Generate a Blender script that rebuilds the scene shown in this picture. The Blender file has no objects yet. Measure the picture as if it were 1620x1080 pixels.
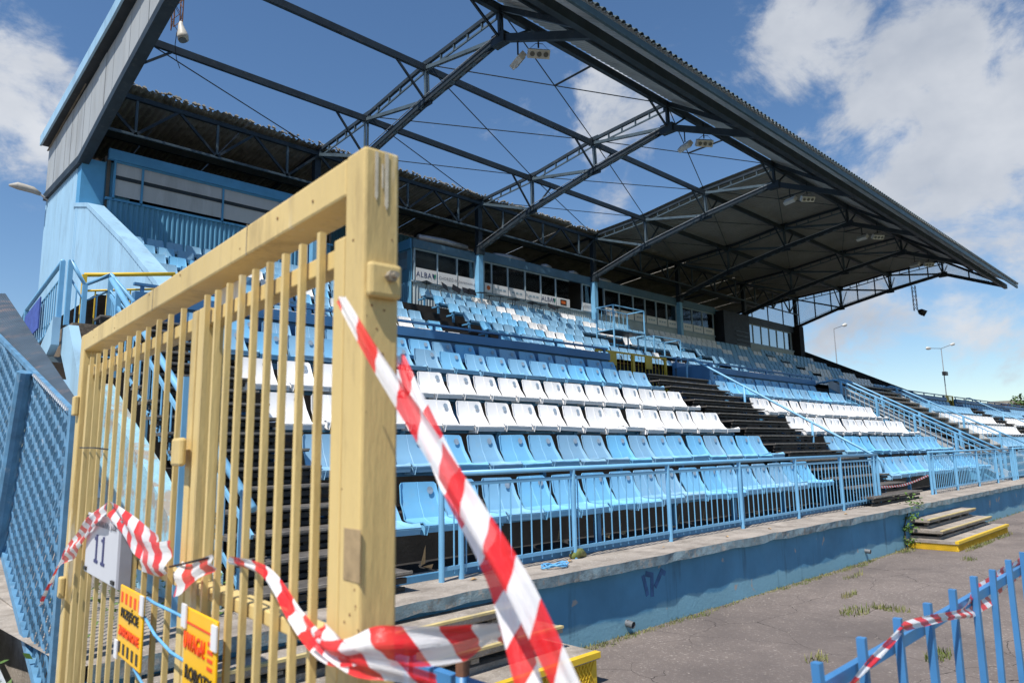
import bpy, math, random
from mathutils import Vector, Matrix
R = math.radians
random.seed(7)
S = bpy.context.scene
COL = S.collection
H = 1.65                    # eye height: everything below is written relative to the eye and lifted by H at the end

# ------------------------------------------------------------------ camera
cd = bpy.data.cameras.new('camera')
cd.sensor_width = 36.0
cd.lens = 1112.97 / 1620 * 36
cd.clip_start = 0.05
cd.clip_end = 4000
cd.dof.use_dof = True
cd.dof.focus_distance = 10.5
cd.dof.aperture_fstop = 4.5
cam = bpy.data.objects.new('camera', cd)
COL.objects.link(cam)
yaw, pitch, roll = R(45.98), R(8.86), R(-1.04)
fw = Vector((math.cos(yaw)*math.cos(pitch), math.sin(yaw)*math.cos(pitch), math.sin(pitch)))
rt = Vector((math.sin(yaw), -math.cos(yaw), 0))
upv = rt.cross(fw)
r2 = rt*math.cos(roll) + upv*math.sin(roll)
u2 = -rt*math.sin(roll) + upv*math.cos(roll)
cam.matrix_world = Matrix(((r2.x, u2.x, -fw.x, 0), (r2.y, u2.y, -fw.y, 0), (r2.z, u2.z, -fw.z, H), (0, 0, 0, 1)))
S.camera = cam
S.render.resolution_x = 1024
S.render.resolution_y = 682
# ------------------------------------------------------------------ sky and sun
SUN_EL, SUN_AZ = R(59), R(17)      # shadows run 17 degrees off the long axis of the stand, towards its back
to_sun = Vector((-math.cos(SUN_AZ)*math.cos(SUN_EL), -math.sin(SUN_AZ)*math.cos(SUN_EL), math.sin(SUN_EL)))
W = bpy.data.worlds.new('World')
S.world = W
W.use_nodes = True
nt = W.node_tree
nt.nodes.clear()
def N(t, **kw):
    n = nt.nodes.new(t)
    for k, v in kw.items():
        setattr(n, k, v)
    return n
L = nt.links.new
def mth(op, a, b=None, c=None, clamp=False):
    n = N('ShaderNodeMath', operation=op, use_clamp=clamp)
    for i, v in enumerate((a, b, c)):
        if v is None:
            continue
        if isinstance(v, (int, float)):
            n.inputs[i].default_value = v
        else:
            L(v, n.inputs[i])
    return n.outputs[0]
wout = N('ShaderNodeOutputWorld')
sky = N('ShaderNodeTexSky', sky_type='NISHITA')
sky.sun_disc = False
sky.sun_elevation = SUN_EL
sky.sun_rotation = math.atan2(to_sun.x, to_sun.y)
sky.air_density = 1.0
sky.dust_density = 0.2
sky.ozone_density = 3.0
tc = N('ShaderNodeTexCoord')
nrm = N('ShaderNodeVectorMath', operation='NORMALIZE')
L(tc.outputs['Generated'], nrm.inputs[0])
dvec = nrm.outputs[0]
sep = N('ShaderNodeSeparateXYZ')
L(dvec, sep.inputs[0])
# cumulus clouds: where they stand in the sky, as directions and angular sizes
BLOBS = [((0.110, 0.913, 0.392), 0.0764, 1.15),
         ((0.132, 0.924, 0.358), 0.0557, 1.05),
         ((0.098, 0.903, 0.418), 0.0539, 1.00),
         ((0.047, 0.934, 0.353), 0.0898, 0.90),
         ((0.138, 0.948, 0.287), 0.0288, 0.55),
         ((0.707, 0.541, 0.455), 0.0764, 0.95),
         ((0.687, 0.586, 0.429), 0.0494, 0.70),
         ((0.720, 0.498, 0.483), 0.0449, 0.60),
         ((0.747, 0.580, 0.325), 0.0539, 0.70),
         ((0.816, 0.305, 0.492), 0.0764, 1.00),
         ((0.816, 0.339, 0.469), 0.0539, 0.80),
         ((0.862, 0.218, 0.458), 0.0764, 0.85),
         ((0.885, 0.237, 0.400), 0.0943, 1.00),
         ((0.925, 0.175, 0.338), 0.1438, 1.15),
         ((0.917, 0.248, 0.312), 0.1123, 1.05),
         ((0.880, 0.304, 0.365), 0.0809, 0.75),
         ((0.904, 0.133, 0.407), 0.0629, 0.50),
         ((0.942, 0.220, 0.251), 0.0854, 0.95),
         ((0.714, 0.451, 0.535), 0.0539, 0.50),
         ((0.939, 0.306, 0.156), 0.0629, 0.85),
         ((0.921, 0.363, 0.141), 0.0449, 0.75),
         ((0.968, 0.216, 0.128), 0.0557, 0.95),
         ((0.981, 0.169, 0.096), 0.0449, 0.95),
         ((0.981, 0.184, 0.064), 0.0404, 0.55),
         ((0.942, 0.320, 0.100), 0.0270, 0.50)]
acc = None
for d, rad, amp in BLOBS:
    dt = N('ShaderNodeVectorMath', operation='DOT_PRODUCT')
    L(dvec, dt.inputs[0])
    dt.inputs[1].default_value = d
    k = 2.0/(rad**2)
    e = mth('EXPONENT', mth('MULTIPLY', mth('SUBTRACT', dt.outputs['Value'], 1.0), k*0.6))
    e = mth('MULTIPLY', e, amp)
    acc = e if acc is None else mth('MAXIMUM', acc, e)
def noise(scale, detail, rough, off=0.0, dist=0.0):
    mp = N('ShaderNodeMapping')
    mp.inputs['Location'].default_value = (off, off*.7, -off)
    mp.inputs['Scale'].default_value = (1, 1, 1.45)
    L(dvec, mp.inputs[0])
    n = N('ShaderNodeTexNoise')
    n.inputs['Scale'].default_value = scale
    n.inputs['Detail'].default_value = detail
    n.inputs['Roughness'].default_value = rough
    n.inputs['Distortion'].default_value = dist
    L(mp.outputs[0], n.inputs['Vector'])
    return n.outputs['Fac']
n1 = noise(7.0, 9, .62, 3.1, .35)
n2 = noise(2.2, 4, .5, 11.0)
n3 = noise(26.0, 6, .6, 1.7)
wisp = mth('MULTIPLY', mth('SUBTRACT', n1, .5), 2.6)
dens = mth('ADD', mth('ADD', mth('MULTIPLY', acc, 1.0), wisp), mth('MULTIPLY', mth('SUBTRACT', n3, .5), .5))
far = mth('MULTIPLY', mth('SUBTRACT', n2, .60), 5.0)      # other clouds elsewhere in the sky
dens = mth('MAXIMUM', dens, mth('ADD', far, wisp))
mr = N('ShaderNodeMapRange', interpolation_type='SMOOTHSTEP')
lowz = mth('MULTIPLY', mth('SUBTRACT', .22, sep.outputs['Z'], clamp=True), 1.1)
dens = mth('SUBTRACT', dens, lowz)
L(dens, mr.inputs['Value'])
mr.inputs['From Min'].default_value = .43
mr.inputs['From Max'].default_value = 1.02
cf = mth('MULTIPLY', mr.outputs[0], .93)
up = mth('MULTIPLY', mth('MAXIMUM', sep.outputs['Z'], 0.0), 14.0, clamp=True)
cf = mth('MULTIPLY', cf, up)
bgs = N('ShaderNodeBackground')
hs = N('ShaderNodeHueSaturation')
hs.inputs['Saturation'].default_value = 1.12
L(sky.outputs[0], hs.inputs['Color'])
L(hs.outputs[0], bgs.inputs[0])
bgs.inputs[1].default_value = 0.102
bgc = N('ShaderNodeBackground')
cr = N('ShaderNodeValToRGB')
cr.color_ramp.elements[0].position = .3
cr.color_ramp.elements[0].color = (.40, .44, .51, 1)
cr.color_ramp.elements[1].position = .72
cr.color_ramp.elements[1].color = (.68, .70, .735, 1)
L(noise(5.0, 5, .55, 6.3), cr.inputs[0])
L(cr.outputs[0], bgc.inputs[0])
bgc.inputs[1].default_value = 0.88
mx = N('ShaderNodeMixShader')
L(cf, mx.inputs[0]); L(bgs.outputs[0], mx.inputs[1]); L(bgc.outputs[0], mx.inputs[2])
L(mx.outputs[0], wout.inputs[0])
sd = bpy.data.lights.new('sun', 'SUN')
sd.energy = 4.7
sd.angle = R(.53)
sd.color = (1.0, .955, .89)
so = bpy.data.objects.new('sun', sd)
COL.objects.link(so)
so.rotation_euler = to_sun.to_track_quat('Z', 'Y').to_euler()
so.location = (-20, -10, 40)
S.view_settings.view_transform = 'Standard'
S.view_settings.look = 'None'
S.view_settings.exposure = 0.38
S.view_settings.gamma = 1.0
S.render.engine = 'CYCLES'

# ------------------------------------------------------------------ helpers
def V(*a): return Vector(a)
class MB:
    def __init__(s):
        s.v = []; s.f = []; s.m = []; s.uv = None
    def add(s, vs, fs, mi=0):
        b = len(s.v)
        s.v += [Vector(x) for x in vs]
        for f in fs:
            s.f.append([b+i for i in f]); s.m.append(mi)
        return s
    def box(s, x0, x1, y0, y1, z0, z1, mi=0):
        vs = [(x0,y0,z0),(x1,y0,z0),(x1,y1,z0),(x0,y1,z0),(x0,y0,z1),(x1,y0,z1),(x1,y1,z1),(x0,y1,z1)]
        return s.add(vs, [(3,2,1,0),(4,5,6,7),(0,1,5,4),(1,2,6,5),(2,3,7,6),(3,0,4,7)], mi)
    def bar(s, p, q, w, h=None, up=(0,0,1), mi=0):
        p = Vector(p); q = Vector(q); h = h or w
        d = (q-p).normalized(); up = Vector(up)
        if abs(d.dot(up)) > .98: up = Vector((0,1,0))
        a = d.cross(up).normalized(); b = a.cross(d).normalized()
        a = a*w/2; b = b*h/2
        vs = [p-a-b, p+a-b, p+a+b, p-a+b, q-a-b, q+a-b, q+a+b, q-a+b]
        return s.add(vs, [(3,2,1,0),(4,5,6,7),(0,1,5,4),(1,2,6,5),(2,3,7,6),(3,0,4,7)], mi)
    def tube(s, pts, r, n=8, cap=True, mi=0):
        pts = [Vector(p) for p in pts]; b = len(s.v); m = len(pts)
        ref = None
        for i, p in enumerate(pts):
            d = (pts[min(i+1,m-1)]-pts[max(i-1,0)]).normalized()
            if ref is None:
                ref = Vector((0,0,1)) if abs(d.z) < .9 else Vector((1,0,0))
            a = d.cross(ref).normalized(); c = a.cross(d).normalized(); ref = c
            rr = r[i] if isinstance(r, (list, tuple)) else r
            for k in range(n):
                t = 2*math.pi*k/n
                s.v.append(p + a*rr*math.cos(t) + c*rr*math.sin(t))
        for i in range(m-1):
            for k in range(n):
                s.f.append([b+i*n+k, b+i*n+(k+1)%n, b+(i+1)*n+(k+1)%n, b+(i+1)*n+k]); s.m.append(mi)
        if cap:
            s.f.append([b+k for k in range(n)][::-1]); s.m.append(mi)
            s.f.append([b+(m-1)*n+k for k in range(n)]); s.m.append(mi)
        return s
    def prism(s, poly, d, mi=0):     # poly: 3D outline, d: extrusion
        n = len(poly); d = Vector(d); P = [Vector(p) for p in poly]
        return s.add(P+[p+d for p in P], [list(range(n))[::-1], list(range(n, 2*n))] + [(i,(i+1)%n,n+(i+1)%n,n+i) for i in range(n)], mi)
    def corr(s, o, u, v, width, pitch, amp, nrm, thick=.004, mi=0, flat=.3):
        # trapezoid corrugated sheet: from o, corrugations counted along u over width, ribs running along v (full vector)
        o = Vector(o); u = Vector(u).normalized(); v = Vector(v); nrm = Vector(nrm).normalized()
        prof = []; n = max(1, int(round(width/pitch))); st = width/n; e = .5-flat
        for i in range(n):
            x = i*st
            prof += [(x, 0), (x+st*flat*.9, 0), (x+st*.5, amp), (x+st*(.5+flat*.9), amp)]
        prof.append((width, 0))
        for side in (0, 1):
            b = len(s.v)
            for x, a in prof:
                p = o+u*x+nrm*(a-thick*side)
                s.v += [p, p+v]
            for i in range(len(prof)-1):
                f = [b+2*i, b+2*i+2, b+2*i+3, b+2*i+1]
                s.f.append(f if side == 0 else f[::-1]); s.m.append(mi)
        return s
    def build(s, name, mat, parent=None, smooth=False):
        me = bpy.data.meshes.new(name)
        off = Vector((0,0,0))
        pp = parent
        while pp is not None:
            off = off + pp.location; pp = pp.parent
        me.from_pydata([tuple(v-off) for v in s.v], [], s.f)
        for mm in (mat if isinstance(mat, (list, tuple)) else [mat]):
            me.materials.append(mm)
        if isinstance(mat, (list, tuple)):
            for p, mi in zip(me.polygons, s.m): p.material_index = mi
        if smooth:
            for p in me.polygons: p.use_smooth = True
        me.validate(); me.update()
        o = bpy.data.objects.new(name, me)
        COL.objects.link(o)
        if parent is not None: o.parent = parent
        return o
def tag(o, label=None, cat=None, group=None, kind=None):
    if label: o['label'] = label
    if cat: o['category'] = cat
    if group: o['group'] = group
    if kind: o['kind'] = kind
    return o
def empty(name, loc, label, cat, group=None):
    o = bpy.data.objects.new(name, None)
    o.empty_display_size = .2
    o.location = loc
    COL.objects.link(o)
    return tag(o, label, cat, group)
def inst(name, me, parent, loc, rz=0, scale=None):
    o = bpy.data.objects.new(name, me)
    COL.objects.link(o)
    o.parent = parent
    o.location = Vector(loc) - (parent.location if parent is not None else Vector((0,0,0)))
    o.rotation_euler.z = rz
    if scale: o.scale = scale
    return o
def copy_tree(o, parent=None):
    c = o.copy(); COL.objects.link(c); c.parent = parent
    for ch in list(o.children): copy_tree(ch, c)
    return c
ORD = ['zeroth','first','second','third','fourth','fifth','sixth','seventh','eighth','ninth','tenth','eleventh','twelfth','thirteenth','fourteenth','fifteenth','sixteenth','seventeenth','eighteenth','nineteenth','twentieth']
def ordn(i): return ORD[i] if i < len(ORD) else '%dth' % i

# ------------------------------------------------------------------ materials
def mat(name, col, rough=.6, metal=0.0, var=.12, vscale=3.0, dirt=None, dscale=2.0, dth=.6, bump=0.0, bscale=40.0, spec=.4, col2=None, c2scale=6.0, c2th=.55, streak=False, objvar=0.0):
    m = bpy.data.materials.new(name)
    m.use_nodes = True
    t = m.node_tree; nd = t.nodes; lk = t.links.new
    b = nd['Principled BSDF']
    b.inputs['Roughness'].default_value = rough
    b.inputs['Metallic'].default_value = metal
    b.inputs['Specular IOR Level'].default_value = spec
    g = nd.new('ShaderNodeNewGeometry')
    mp = nd.new('ShaderNodeMapping')
    lk(g.outputs['Position'], mp.inputs[0])
    if streak: mp.inputs['Scale'].default_value = (1, 1, .18)
    def nz(scale, detail=5, rough_=.6, off=0.0):
        n = nd.new('ShaderNodeTexNoise'); n.inputs['Scale'].default_value = scale
        n.inputs['Detail'].default_value = detail; n.inputs['Roughness'].default_value = rough_
        if off:
            a = nd.new('ShaderNodeVectorMath'); a.inputs[1].default_value = (off, off, off)
            lk(mp.outputs[0], a.inputs[0]); lk(a.outputs[0], n.inputs['Vector'])
        else: lk(mp.outputs[0], n.inputs['Vector'])
        return n.outputs['Fac']
    def ramp(fac, lo, hi):
        r = nd.new('ShaderNodeMapRange'); r.inputs['From Min'].default_value = lo; r.inputs['From Max'].default_value = hi
        lk(fac, r.inputs['Value']); return r.outputs[0]
    def mix(fac, a, bcol):
        x = nd.new('ShaderNodeMix'); x.data_type = 'RGBA'
        if isinstance(fac, float): x.inputs[0].default_value = fac
        else: lk(fac, x.inputs[0])
        for s_, v in ((6, a), (7, bcol)):
            if isinstance(v, tuple): x.inputs[s_].default_value = v+(1,)
            else: lk(v, x.inputs[s_])
        return x.outputs[2]
    lo = tuple(max(0, c*(1-var)) for c in col); hi = tuple(min(1, c*(1+var)) for c in col)
    c = mix(ramp(nz(vscale), .3, .7), lo, hi)
    if col2: c = mix(ramp(nz(c2scale, 6, .65, 5.3), c2th, c2th+.06), c, col2)
    if dirt: c = mix(ramp(nz(dscale, 8, .7, 9.1), dth, dth+.25), c, dirt)
    if objvar:
        oi = nd.new('ShaderNodeObjectInfo'); hv = nd.new('ShaderNodeHueSaturation')
        for sock, lo_, hi_ in (('Value', 1-objvar, 1+objvar), ('Saturation', 1-objvar*1.6, 1+objvar*.6)):
            q = nd.new('ShaderNodeMapRange'); q.inputs['To Min'].default_value = lo_; q.inputs['To Max'].default_value = hi_
            lk(oi.outputs['Random'], q.inputs['Value']); lk(q.outputs[0], hv.inputs[sock])
        lk(c, hv.inputs['Color']); c = hv.outputs[0]
    lk(c, b.inputs['Base Color'])
    rr = nd.new('ShaderNodeMapRange'); lk(nz(vscale*2.3, 4, .5, 2.2), rr.inputs['Value'])
    rr.inputs['To Min'].default_value = max(.02, rough-.12); rr.inputs['To Max'].default_value = min(1, rough+.12)
    lk(rr.outputs[0], b.inputs['Roughness'])
    if bump:
        bp = nd.new('ShaderNodeBump'); bp.inputs['Strength'].default_value = bump; bp.inputs['Distance'].default_value = .01
        lk(nz(bscale, 6, .65, 3.3), bp.inputs['Height']); lk(bp.outputs[0], b.inputs['Normal'])
    return m
M = {}
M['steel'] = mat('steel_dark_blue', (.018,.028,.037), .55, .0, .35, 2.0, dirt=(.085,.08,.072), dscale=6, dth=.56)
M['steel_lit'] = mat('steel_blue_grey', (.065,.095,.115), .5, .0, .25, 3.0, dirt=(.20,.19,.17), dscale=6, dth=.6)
M['rail'] = mat('rail_blue_paint', (.165,.40,.62), .42, 0, .12, 3.0, dirt=(.16,.14,.12), dscale=14, dth=.70, spec=.5)
M['rail_dark'] = mat('fence_blue_paint', (.055,.205,.44), .45, 0, .15, 4.0, dirt=(.05,.05,.05), dscale=22, dth=.68, spec=.5)
M['seat_b'] = mat('seat_light_blue', (.178,.420,.628), .42, 0, .10, .9, dirt=(.26,.41,.50), dscale=3.5, dth=.58, spec=.45, objvar=.12)
M['seat_w'] = mat('seat_white', (.79,.78,.77), .42, 0, .05, 1.2, dirt=(.56,.54,.49), dscale=4.0, dth=.60, spec=.45, objvar=.06)
M['seat_d'] = mat('seat_mid_blue', (.085,.28,.52), .42, 0, .12, 1.2, dirt=(.10,.22,.33), dscale=3, dth=.62)
M['badge'] = mat('badge_grey', (.28,.35,.42), .5, 0, .2, 30)
M['frame'] = mat('seat_frame_blue', (.075,.24,.42), .5, 0, .2, 4, dirt=(.12,.10,.08), dscale=10, dth=.66)
M['plank'] = mat('tarred_plank', (.040,.036,.033), .75, 0, .45, 6, dirt=(.13,.115,.10), dscale=9, dth=.60, bump=.4, bscale=60, streak=False)
M['plank_edge'] = mat('worn_plank', (.21,.19,.165), .8, 0, .35, 8, dirt=(.06,.055,.05), dscale=12, dth=.55, bump=.4, bscale=60)
M['tread'] = mat('dark_tread', (.095,.086,.078), .8, 0, .4, 7, dirt=(.16,.145,.125), dscale=8, dth=.58, bump=.5, bscale=50)
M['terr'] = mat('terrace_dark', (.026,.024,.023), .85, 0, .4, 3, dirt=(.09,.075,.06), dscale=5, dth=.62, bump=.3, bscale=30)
M['concrete'] = mat('ledge_concrete', (.35,.305,.26), .9, 0, .25, 1.4, dirt=(.17,.145,.12), dscale=3.2, dth=.46, bump=1.0, bscale=60, col2=(.48,.44,.39), c2scale=55, c2th=.57)
M['lip'] = mat('lip_weathered', (.24,.33,.37), .85, 0, .3, 6, dirt=(.10,.09,.08), dscale=7, dth=.48, bump=.8, bscale=70, col2=(.36,.36,.34), c2scale=11, c2th=.55)
M['wall'] = mat('wall_blue_plaster', (.085,.255,.410), .8, 0, .16, 1.6, dirt=(.30,.36,.38), dscale=3.2, dth=.70, bump=.35, bscale=25)
M['peel'] = mat('peeling_pale_blue', (.28,.50,.60), .85, 0, .15, 3, bump=.9, bscale=45, dirt=(.20,.30,.34), dscale=4, dth=.5, col2=(.32,.285,.235), c2scale=2.6, c2th=.50)
M['clad'] = mat('cladding_pale_blue', (.31,.50,.65), .45, .0, .12, 1.5, dirt=(.22,.33,.42), dscale=3, dth=.52, streak=True)
M['clad_b'] = mat('cladding_blue', (.10,.29,.46), .45, .0, .12, 1.5, dirt=(.07,.18,.28), dscale=3, dth=.6, streak=True)
M['clad_g'] = mat('cladding_grey', (.40,.47,.49), .5, 0, .12, 1.5, dirt=(.20,.22,.22), dscale=2.5, dth=.6, streak=True)
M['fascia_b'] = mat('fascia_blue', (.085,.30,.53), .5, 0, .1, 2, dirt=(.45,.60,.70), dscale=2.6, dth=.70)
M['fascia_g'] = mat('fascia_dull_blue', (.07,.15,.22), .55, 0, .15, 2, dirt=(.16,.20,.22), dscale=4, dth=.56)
M['panel_g'] = mat('panel_pale_grey', (.46,.48,.48), .5, 0, .1, .8, dirt=(.33,.33,.31), dscale=1.5, dth=.55, streak=True)
M['panel_d'] = mat('gable_panel_grey', (.34,.36,.365), .55, 0, .12, .8, dirt=(.24,.24,.225), dscale=1.5, dth=.5, streak=True)
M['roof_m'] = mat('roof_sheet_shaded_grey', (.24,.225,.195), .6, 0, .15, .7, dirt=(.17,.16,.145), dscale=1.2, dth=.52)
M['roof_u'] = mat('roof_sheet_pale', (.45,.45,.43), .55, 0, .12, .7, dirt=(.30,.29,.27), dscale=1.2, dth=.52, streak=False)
M['roof_o'] = mat('roof_asbestos', (.26,.24,.20), .9, 0, .25, 2.0, dirt=(.10,.095,.07), dscale=3, dth=.5, bump=.5, bscale=30)
M['roof_edge'] = mat('eave_sheet_blue_green', (.045,.075,.088), .45, .0, .2, 2)
M['dark'] = mat('dark_interior', (.012,.013,.015), .9, 0, .3, 2)
M['room'] = mat('room_wall', (.10,.095,.088), .9, 0, .3, 2)
M['wframe'] = mat('window_frame_grey_blue', (.30,.40,.47), .5, 0, .12, 4)
M['white'] = mat('board_white', (.72,.72,.72), .5, 0, .06, 3, dirt=(.55,.55,.53), dscale=5, dth=.65)
M['black'] = mat('black_plastic', (.012,.012,.013), .45, 0, .2, 4)
M['yellow'] = mat('gate_mustard_paint', (.64,.475,.195), .5, 0, .14, 2.2, dirt=(.27,.185,.08), dscale=7, dth=.52, spec=.4, bump=.3, bscale=38, col2=(.70,.61,.42), c2scale=6, c2th=.62, streak=True)
M['yel2'] = mat('safety_yellow', (.70,.46,.03), .5, 0, .12, 6, dirt=(.34,.25,.09), dscale=14, dth=.6)
M['yel_pale'] = mat('worn_yellow_edge', (.55,.44,.20), .7, 0, .2, 8, dirt=(.34,.30,.24), dscale=9, dth=.5)
M['yel_dark'] = mat('fence_yellow', (.50,.34,.03), .5, 0, .15, 5)
M['sign_y'] = mat('sign_amber', (.86,.47,.0), .4, 0, .03, 3)
M['ink_red'] = mat('ink_red', (.80,.07,.01), .5, 0, .05, 9)
M['ink_blk'] = mat('ink_black', (.02,.018,.015), .5, 0, .1, 9)
M['ink_navy'] = mat('ink_navy', (.03,.035,.13), .5, 0, .1, 9)
M['ink_grey'] = mat('ink_grey', (.30,.30,.33), .6, 0, .1, 9)
M['ink_green'] = mat('ink_green', (.03,.24,.13), .6, 0, .1, 9)
M['ink_orange'] = mat('ink_orange', (.62,.12,.02), .6, 0, .1, 9)
M['streak'] = mat('dropping_white', (.58,.52,.40), .8, 0, .2, 60)
M['fleck'] = mat('rust_fleck', (.22,.12,.055), .9, 0, .4, 80)
M['rust_l'] = mat('bolt_dull', (.30,.26,.20), .6, .3, .3, 40)
M['rust'] = mat('rusty_steel', (.16,.075,.045), .85, 0, .4, 12, dirt=(.06,.045,.04), dscale=10, dth=.5)
M['mesh'] = mat('mesh_pale_blue', (.095,.23,.37), .55, 0, .3, 9, dirt=(.45,.48,.50), dscale=18, dth=.58)
M['canopy'] = mat('canopy_sheet_grey_blue', (.055,.080,.105), .55, 0, .25, 3, dirt=(.22,.16,.14), dscale=4, dth=.52, streak=True)
M['galv'] = mat('galvanised', (.42,.43,.44), .45, .5, .15, 6)
M['pole'] = mat('pole_grey', (.16,.17,.18), .6, .2, .15, 4)
M['lamp_d'] = mat('lamp_shell_aged', (.36,.34,.30), .6, 0, .2, 6)
M['lamp'] = mat('lamp_shell_cream', (.55,.53,.48), .5, 0, .12, 6)
M['lens'] = mat('lamp_lens', (.10,.10,.10), .2, 0, .2, 20)
M['orange_brick'] = mat('brick_far', (.33,.19,.12), .9, 0, .15, .5)
M['grass'] = mat('grass_blades', (.11,.14,.03), .7, 0, .4, 9, dirt=(.34,.28,.13), dscale=5, dth=.45)
M['leaf'] = mat('leaves_green', (.085,.16,.025), .6, 0, .4, 6)
M['leaf_far'] = mat('leaves_far', (.055,.10,.025), .7, 0, .4, .8)
M['bark'] = mat('bark', (.07,.055,.04), .9, 0, .3, 6)
M['dry'] = mat('dry_leaf', (.45,.30,.15), .8, 0, .3, 20)
M['rope'] = mat('blue_rope', (.12,.36,.62), .7, 0, .2, 30)
M['bottle'] = mat('bottle_plastic', (.66,.70,.70), .25, 0, .08, 9)
M['green'] = mat('green_plastic', (.02,.30,.12), .4, 0, .1, 9)
M['purple'] = mat('blue_cloth', (.05,.09,.33), .8, 0, .2, 9)

def frosted(name, col, alpha):
    m = bpy.data.materials.new(name); m.use_nodes = True
    t = m.node_tree; nd = t.nodes; nd.clear()
    o = nd.new('ShaderNodeOutputMaterial'); a = nd.new('ShaderNodeBsdfTranslucent'); d = nd.new('ShaderNodeBsdfDiffuse')
    tr = nd.new('ShaderNodeBsdfTransparent'); m1 = nd.new('ShaderNodeMixShader'); m2 = nd.new('ShaderNodeMixShader')
    g = nd.new('ShaderNodeNewGeometry'); n = nd.new('ShaderNodeTexNoise'); n.inputs['Scale'].default_value = .9; n.inputs['Detail'].default_value = 5
    t.links.new(g.outputs['Position'], n.inputs['Vector'])
    r = nd.new('ShaderNodeValToRGB'); r.color_ramp.elements[0].position = .3; r.color_ramp.elements[1].position = .7
    r.color_ramp.elements[0].color = tuple(c*.84 for c in col)+(1,); r.color_ramp.elements[1].color = tuple(col)+(1,)
    t.links.new(n.outputs['Fac'], r.inputs[0])
    t.links.new(r.outputs[0], a.inputs[0]); t.links.new(r.outputs[0], d.inputs[0])
    m1.inputs[0].default_value = .45
    t.links.new(a.outputs[0], m1.inputs[1]); t.links.new(d.outputs[0], m1.inputs[2])
    m2.inputs[0].default_value = alpha
    t.links.new(m1.outputs[0], m2.inputs[1]); t.links.new(tr.outputs[0], m2.inputs[2]); t.links.new(m2.outputs[0], o.inputs[0])
    return m
M['frost'] = frosted('frosted_pane', (.86,.92,.96), .74)
M['pane_g'] = mat('grey_plastic_glazing', (.46,.48,.50), .25, 0, .10, 1.2, dirt=(.33,.34,.35), dscale=2, dth=.55, streak=True)
def glassy(name, tint, refl):
    m = bpy.data.materials.new(name); m.use_nodes = True
    t = m.node_tree; nd = t.nodes; nd.clear()
    o = nd.new('ShaderNodeOutputMaterial'); g = nd.new('ShaderNodeBsdfGlossy'); tr = nd.new('ShaderNodeBsdfTransparent')
    g.inputs['Roughness'].default_value = .06; g.inputs[0].default_value = (.85,.88,.9,1)
    tr.inputs[0].default_value = tint+(1,)
    fr = nd.new('ShaderNodeFresnel'); fr.inputs[0].default_value = 1.5
    mt_ = nd.new('ShaderNodeMath'); mt_.operation = 'ADD'; mt_.inputs[1].default_value = refl
    t.links.new(fr.outputs[0], mt_.inputs[0])
    mx_ = nd.new('ShaderNodeMixShader'); t.links.new(mt_.outputs[0], mx_.inputs[0]); t.links.new(tr.outputs[0], mx_.inputs[1]); t.links.new(g.outputs[0], mx_.inputs[2])
    t.links.new(mx_.outputs[0], o.inputs[0])
    return m
M['glass'] = glassy('booth_glass', (.62,.65,.67), .05)
M['blind'] = mat('roller_blind', (.30,.31,.30), .8, 0, .1, 4)
M['glass_l'] = glassy('sky_reflecting_glass', (.40,.42,.44), .50)

def tape_mat():
    m = bpy.data.materials.new('barrier_tape'); m.use_nodes = True
    t = m.node_tree; nd = t.nodes; lk = t.links.new
    b = nd['Principled BSDF']; b.inputs['Roughness'].default_value = .35
    uv = nd.new('ShaderNodeUVMap'); sp = nd.new('ShaderNodeSeparateXYZ'); lk(uv.outputs[0], sp.inputs[0])
    a = nd.new('ShaderNodeMath'); a.operation = 'MULTIPLY_ADD'; a.inputs[1].default_value = .6; lk(sp.outputs[1], a.inputs[0]); lk(sp.outputs[0], a.inputs[2])
    f = nd.new('ShaderNodeMath'); f.operation = 'FRACT'; d = nd.new('ShaderNodeMath'); d.operation = 'DIVIDE'; d.inputs[1].default_value = .135
    lk(a.outputs[0], d.inputs[0]); lk(d.outputs[0], f.inputs[0])
    g = nd.new('ShaderNodeMath'); g.operation = 'GREATER_THAN'; g.inputs[1].default_value = .5; lk(f.outputs[0], g.inputs[0])
    x = nd.new('ShaderNodeMix'); x.data_type = 'RGBA'; x.inputs[6].default_value = (.90,.89,.90,1); x.inputs[7].default_value = (.86,.030,.035,1)
    lk(g.outputs[0], x.inputs[0]); lk(x.outputs[2], b.inputs['Base Color'])
    tl = nd.new('ShaderNodeBsdfTranslucent'); lk(x.outputs[2], tl.inputs[0])
    ms = nd.new('ShaderNodeMixShader'); ms.inputs[0].default_value = .22
    lk(b.outputs[0], ms.inputs[1]); lk(tl.outputs[0], ms.inputs[2])
    tp = nd.new('ShaderNodeBsdfTransparent'); m3 = nd.new('ShaderNodeMixShader'); m3.inputs[0].default_value = .12
    lk(ms.outputs[0], m3.inputs[1]); lk(tp.outputs[0], m3.inputs[2]); lk(m3.outputs[0], nd['Material Output'].inputs[0])
    wv = nd.new('ShaderNodeTexNoise'); wv.inputs['Scale'].default_value = 70; wv.inputs['Detail'].default_value = 4; wv.inputs['Distortion'].default_value = 1.5
    mpp = nd.new('ShaderNodeMapping'); mpp.inputs['Scale'].default_value = (.35, 2.2, 1); lk(uv.outputs[0], mpp.inputs[0]); lk(mpp.outputs[0], wv.inputs['Vector'])
    bp = nd.new('ShaderNodeBump'); bp.inputs['Strength'].default_value = .55; bp.inputs['Distance'].default_value = .004; lk(wv.outputs['Fac'], bp.inputs['Height']); lk(bp.outputs[0], b.inputs['Normal'])
    return m
M['tape'] = tape_mat()

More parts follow.
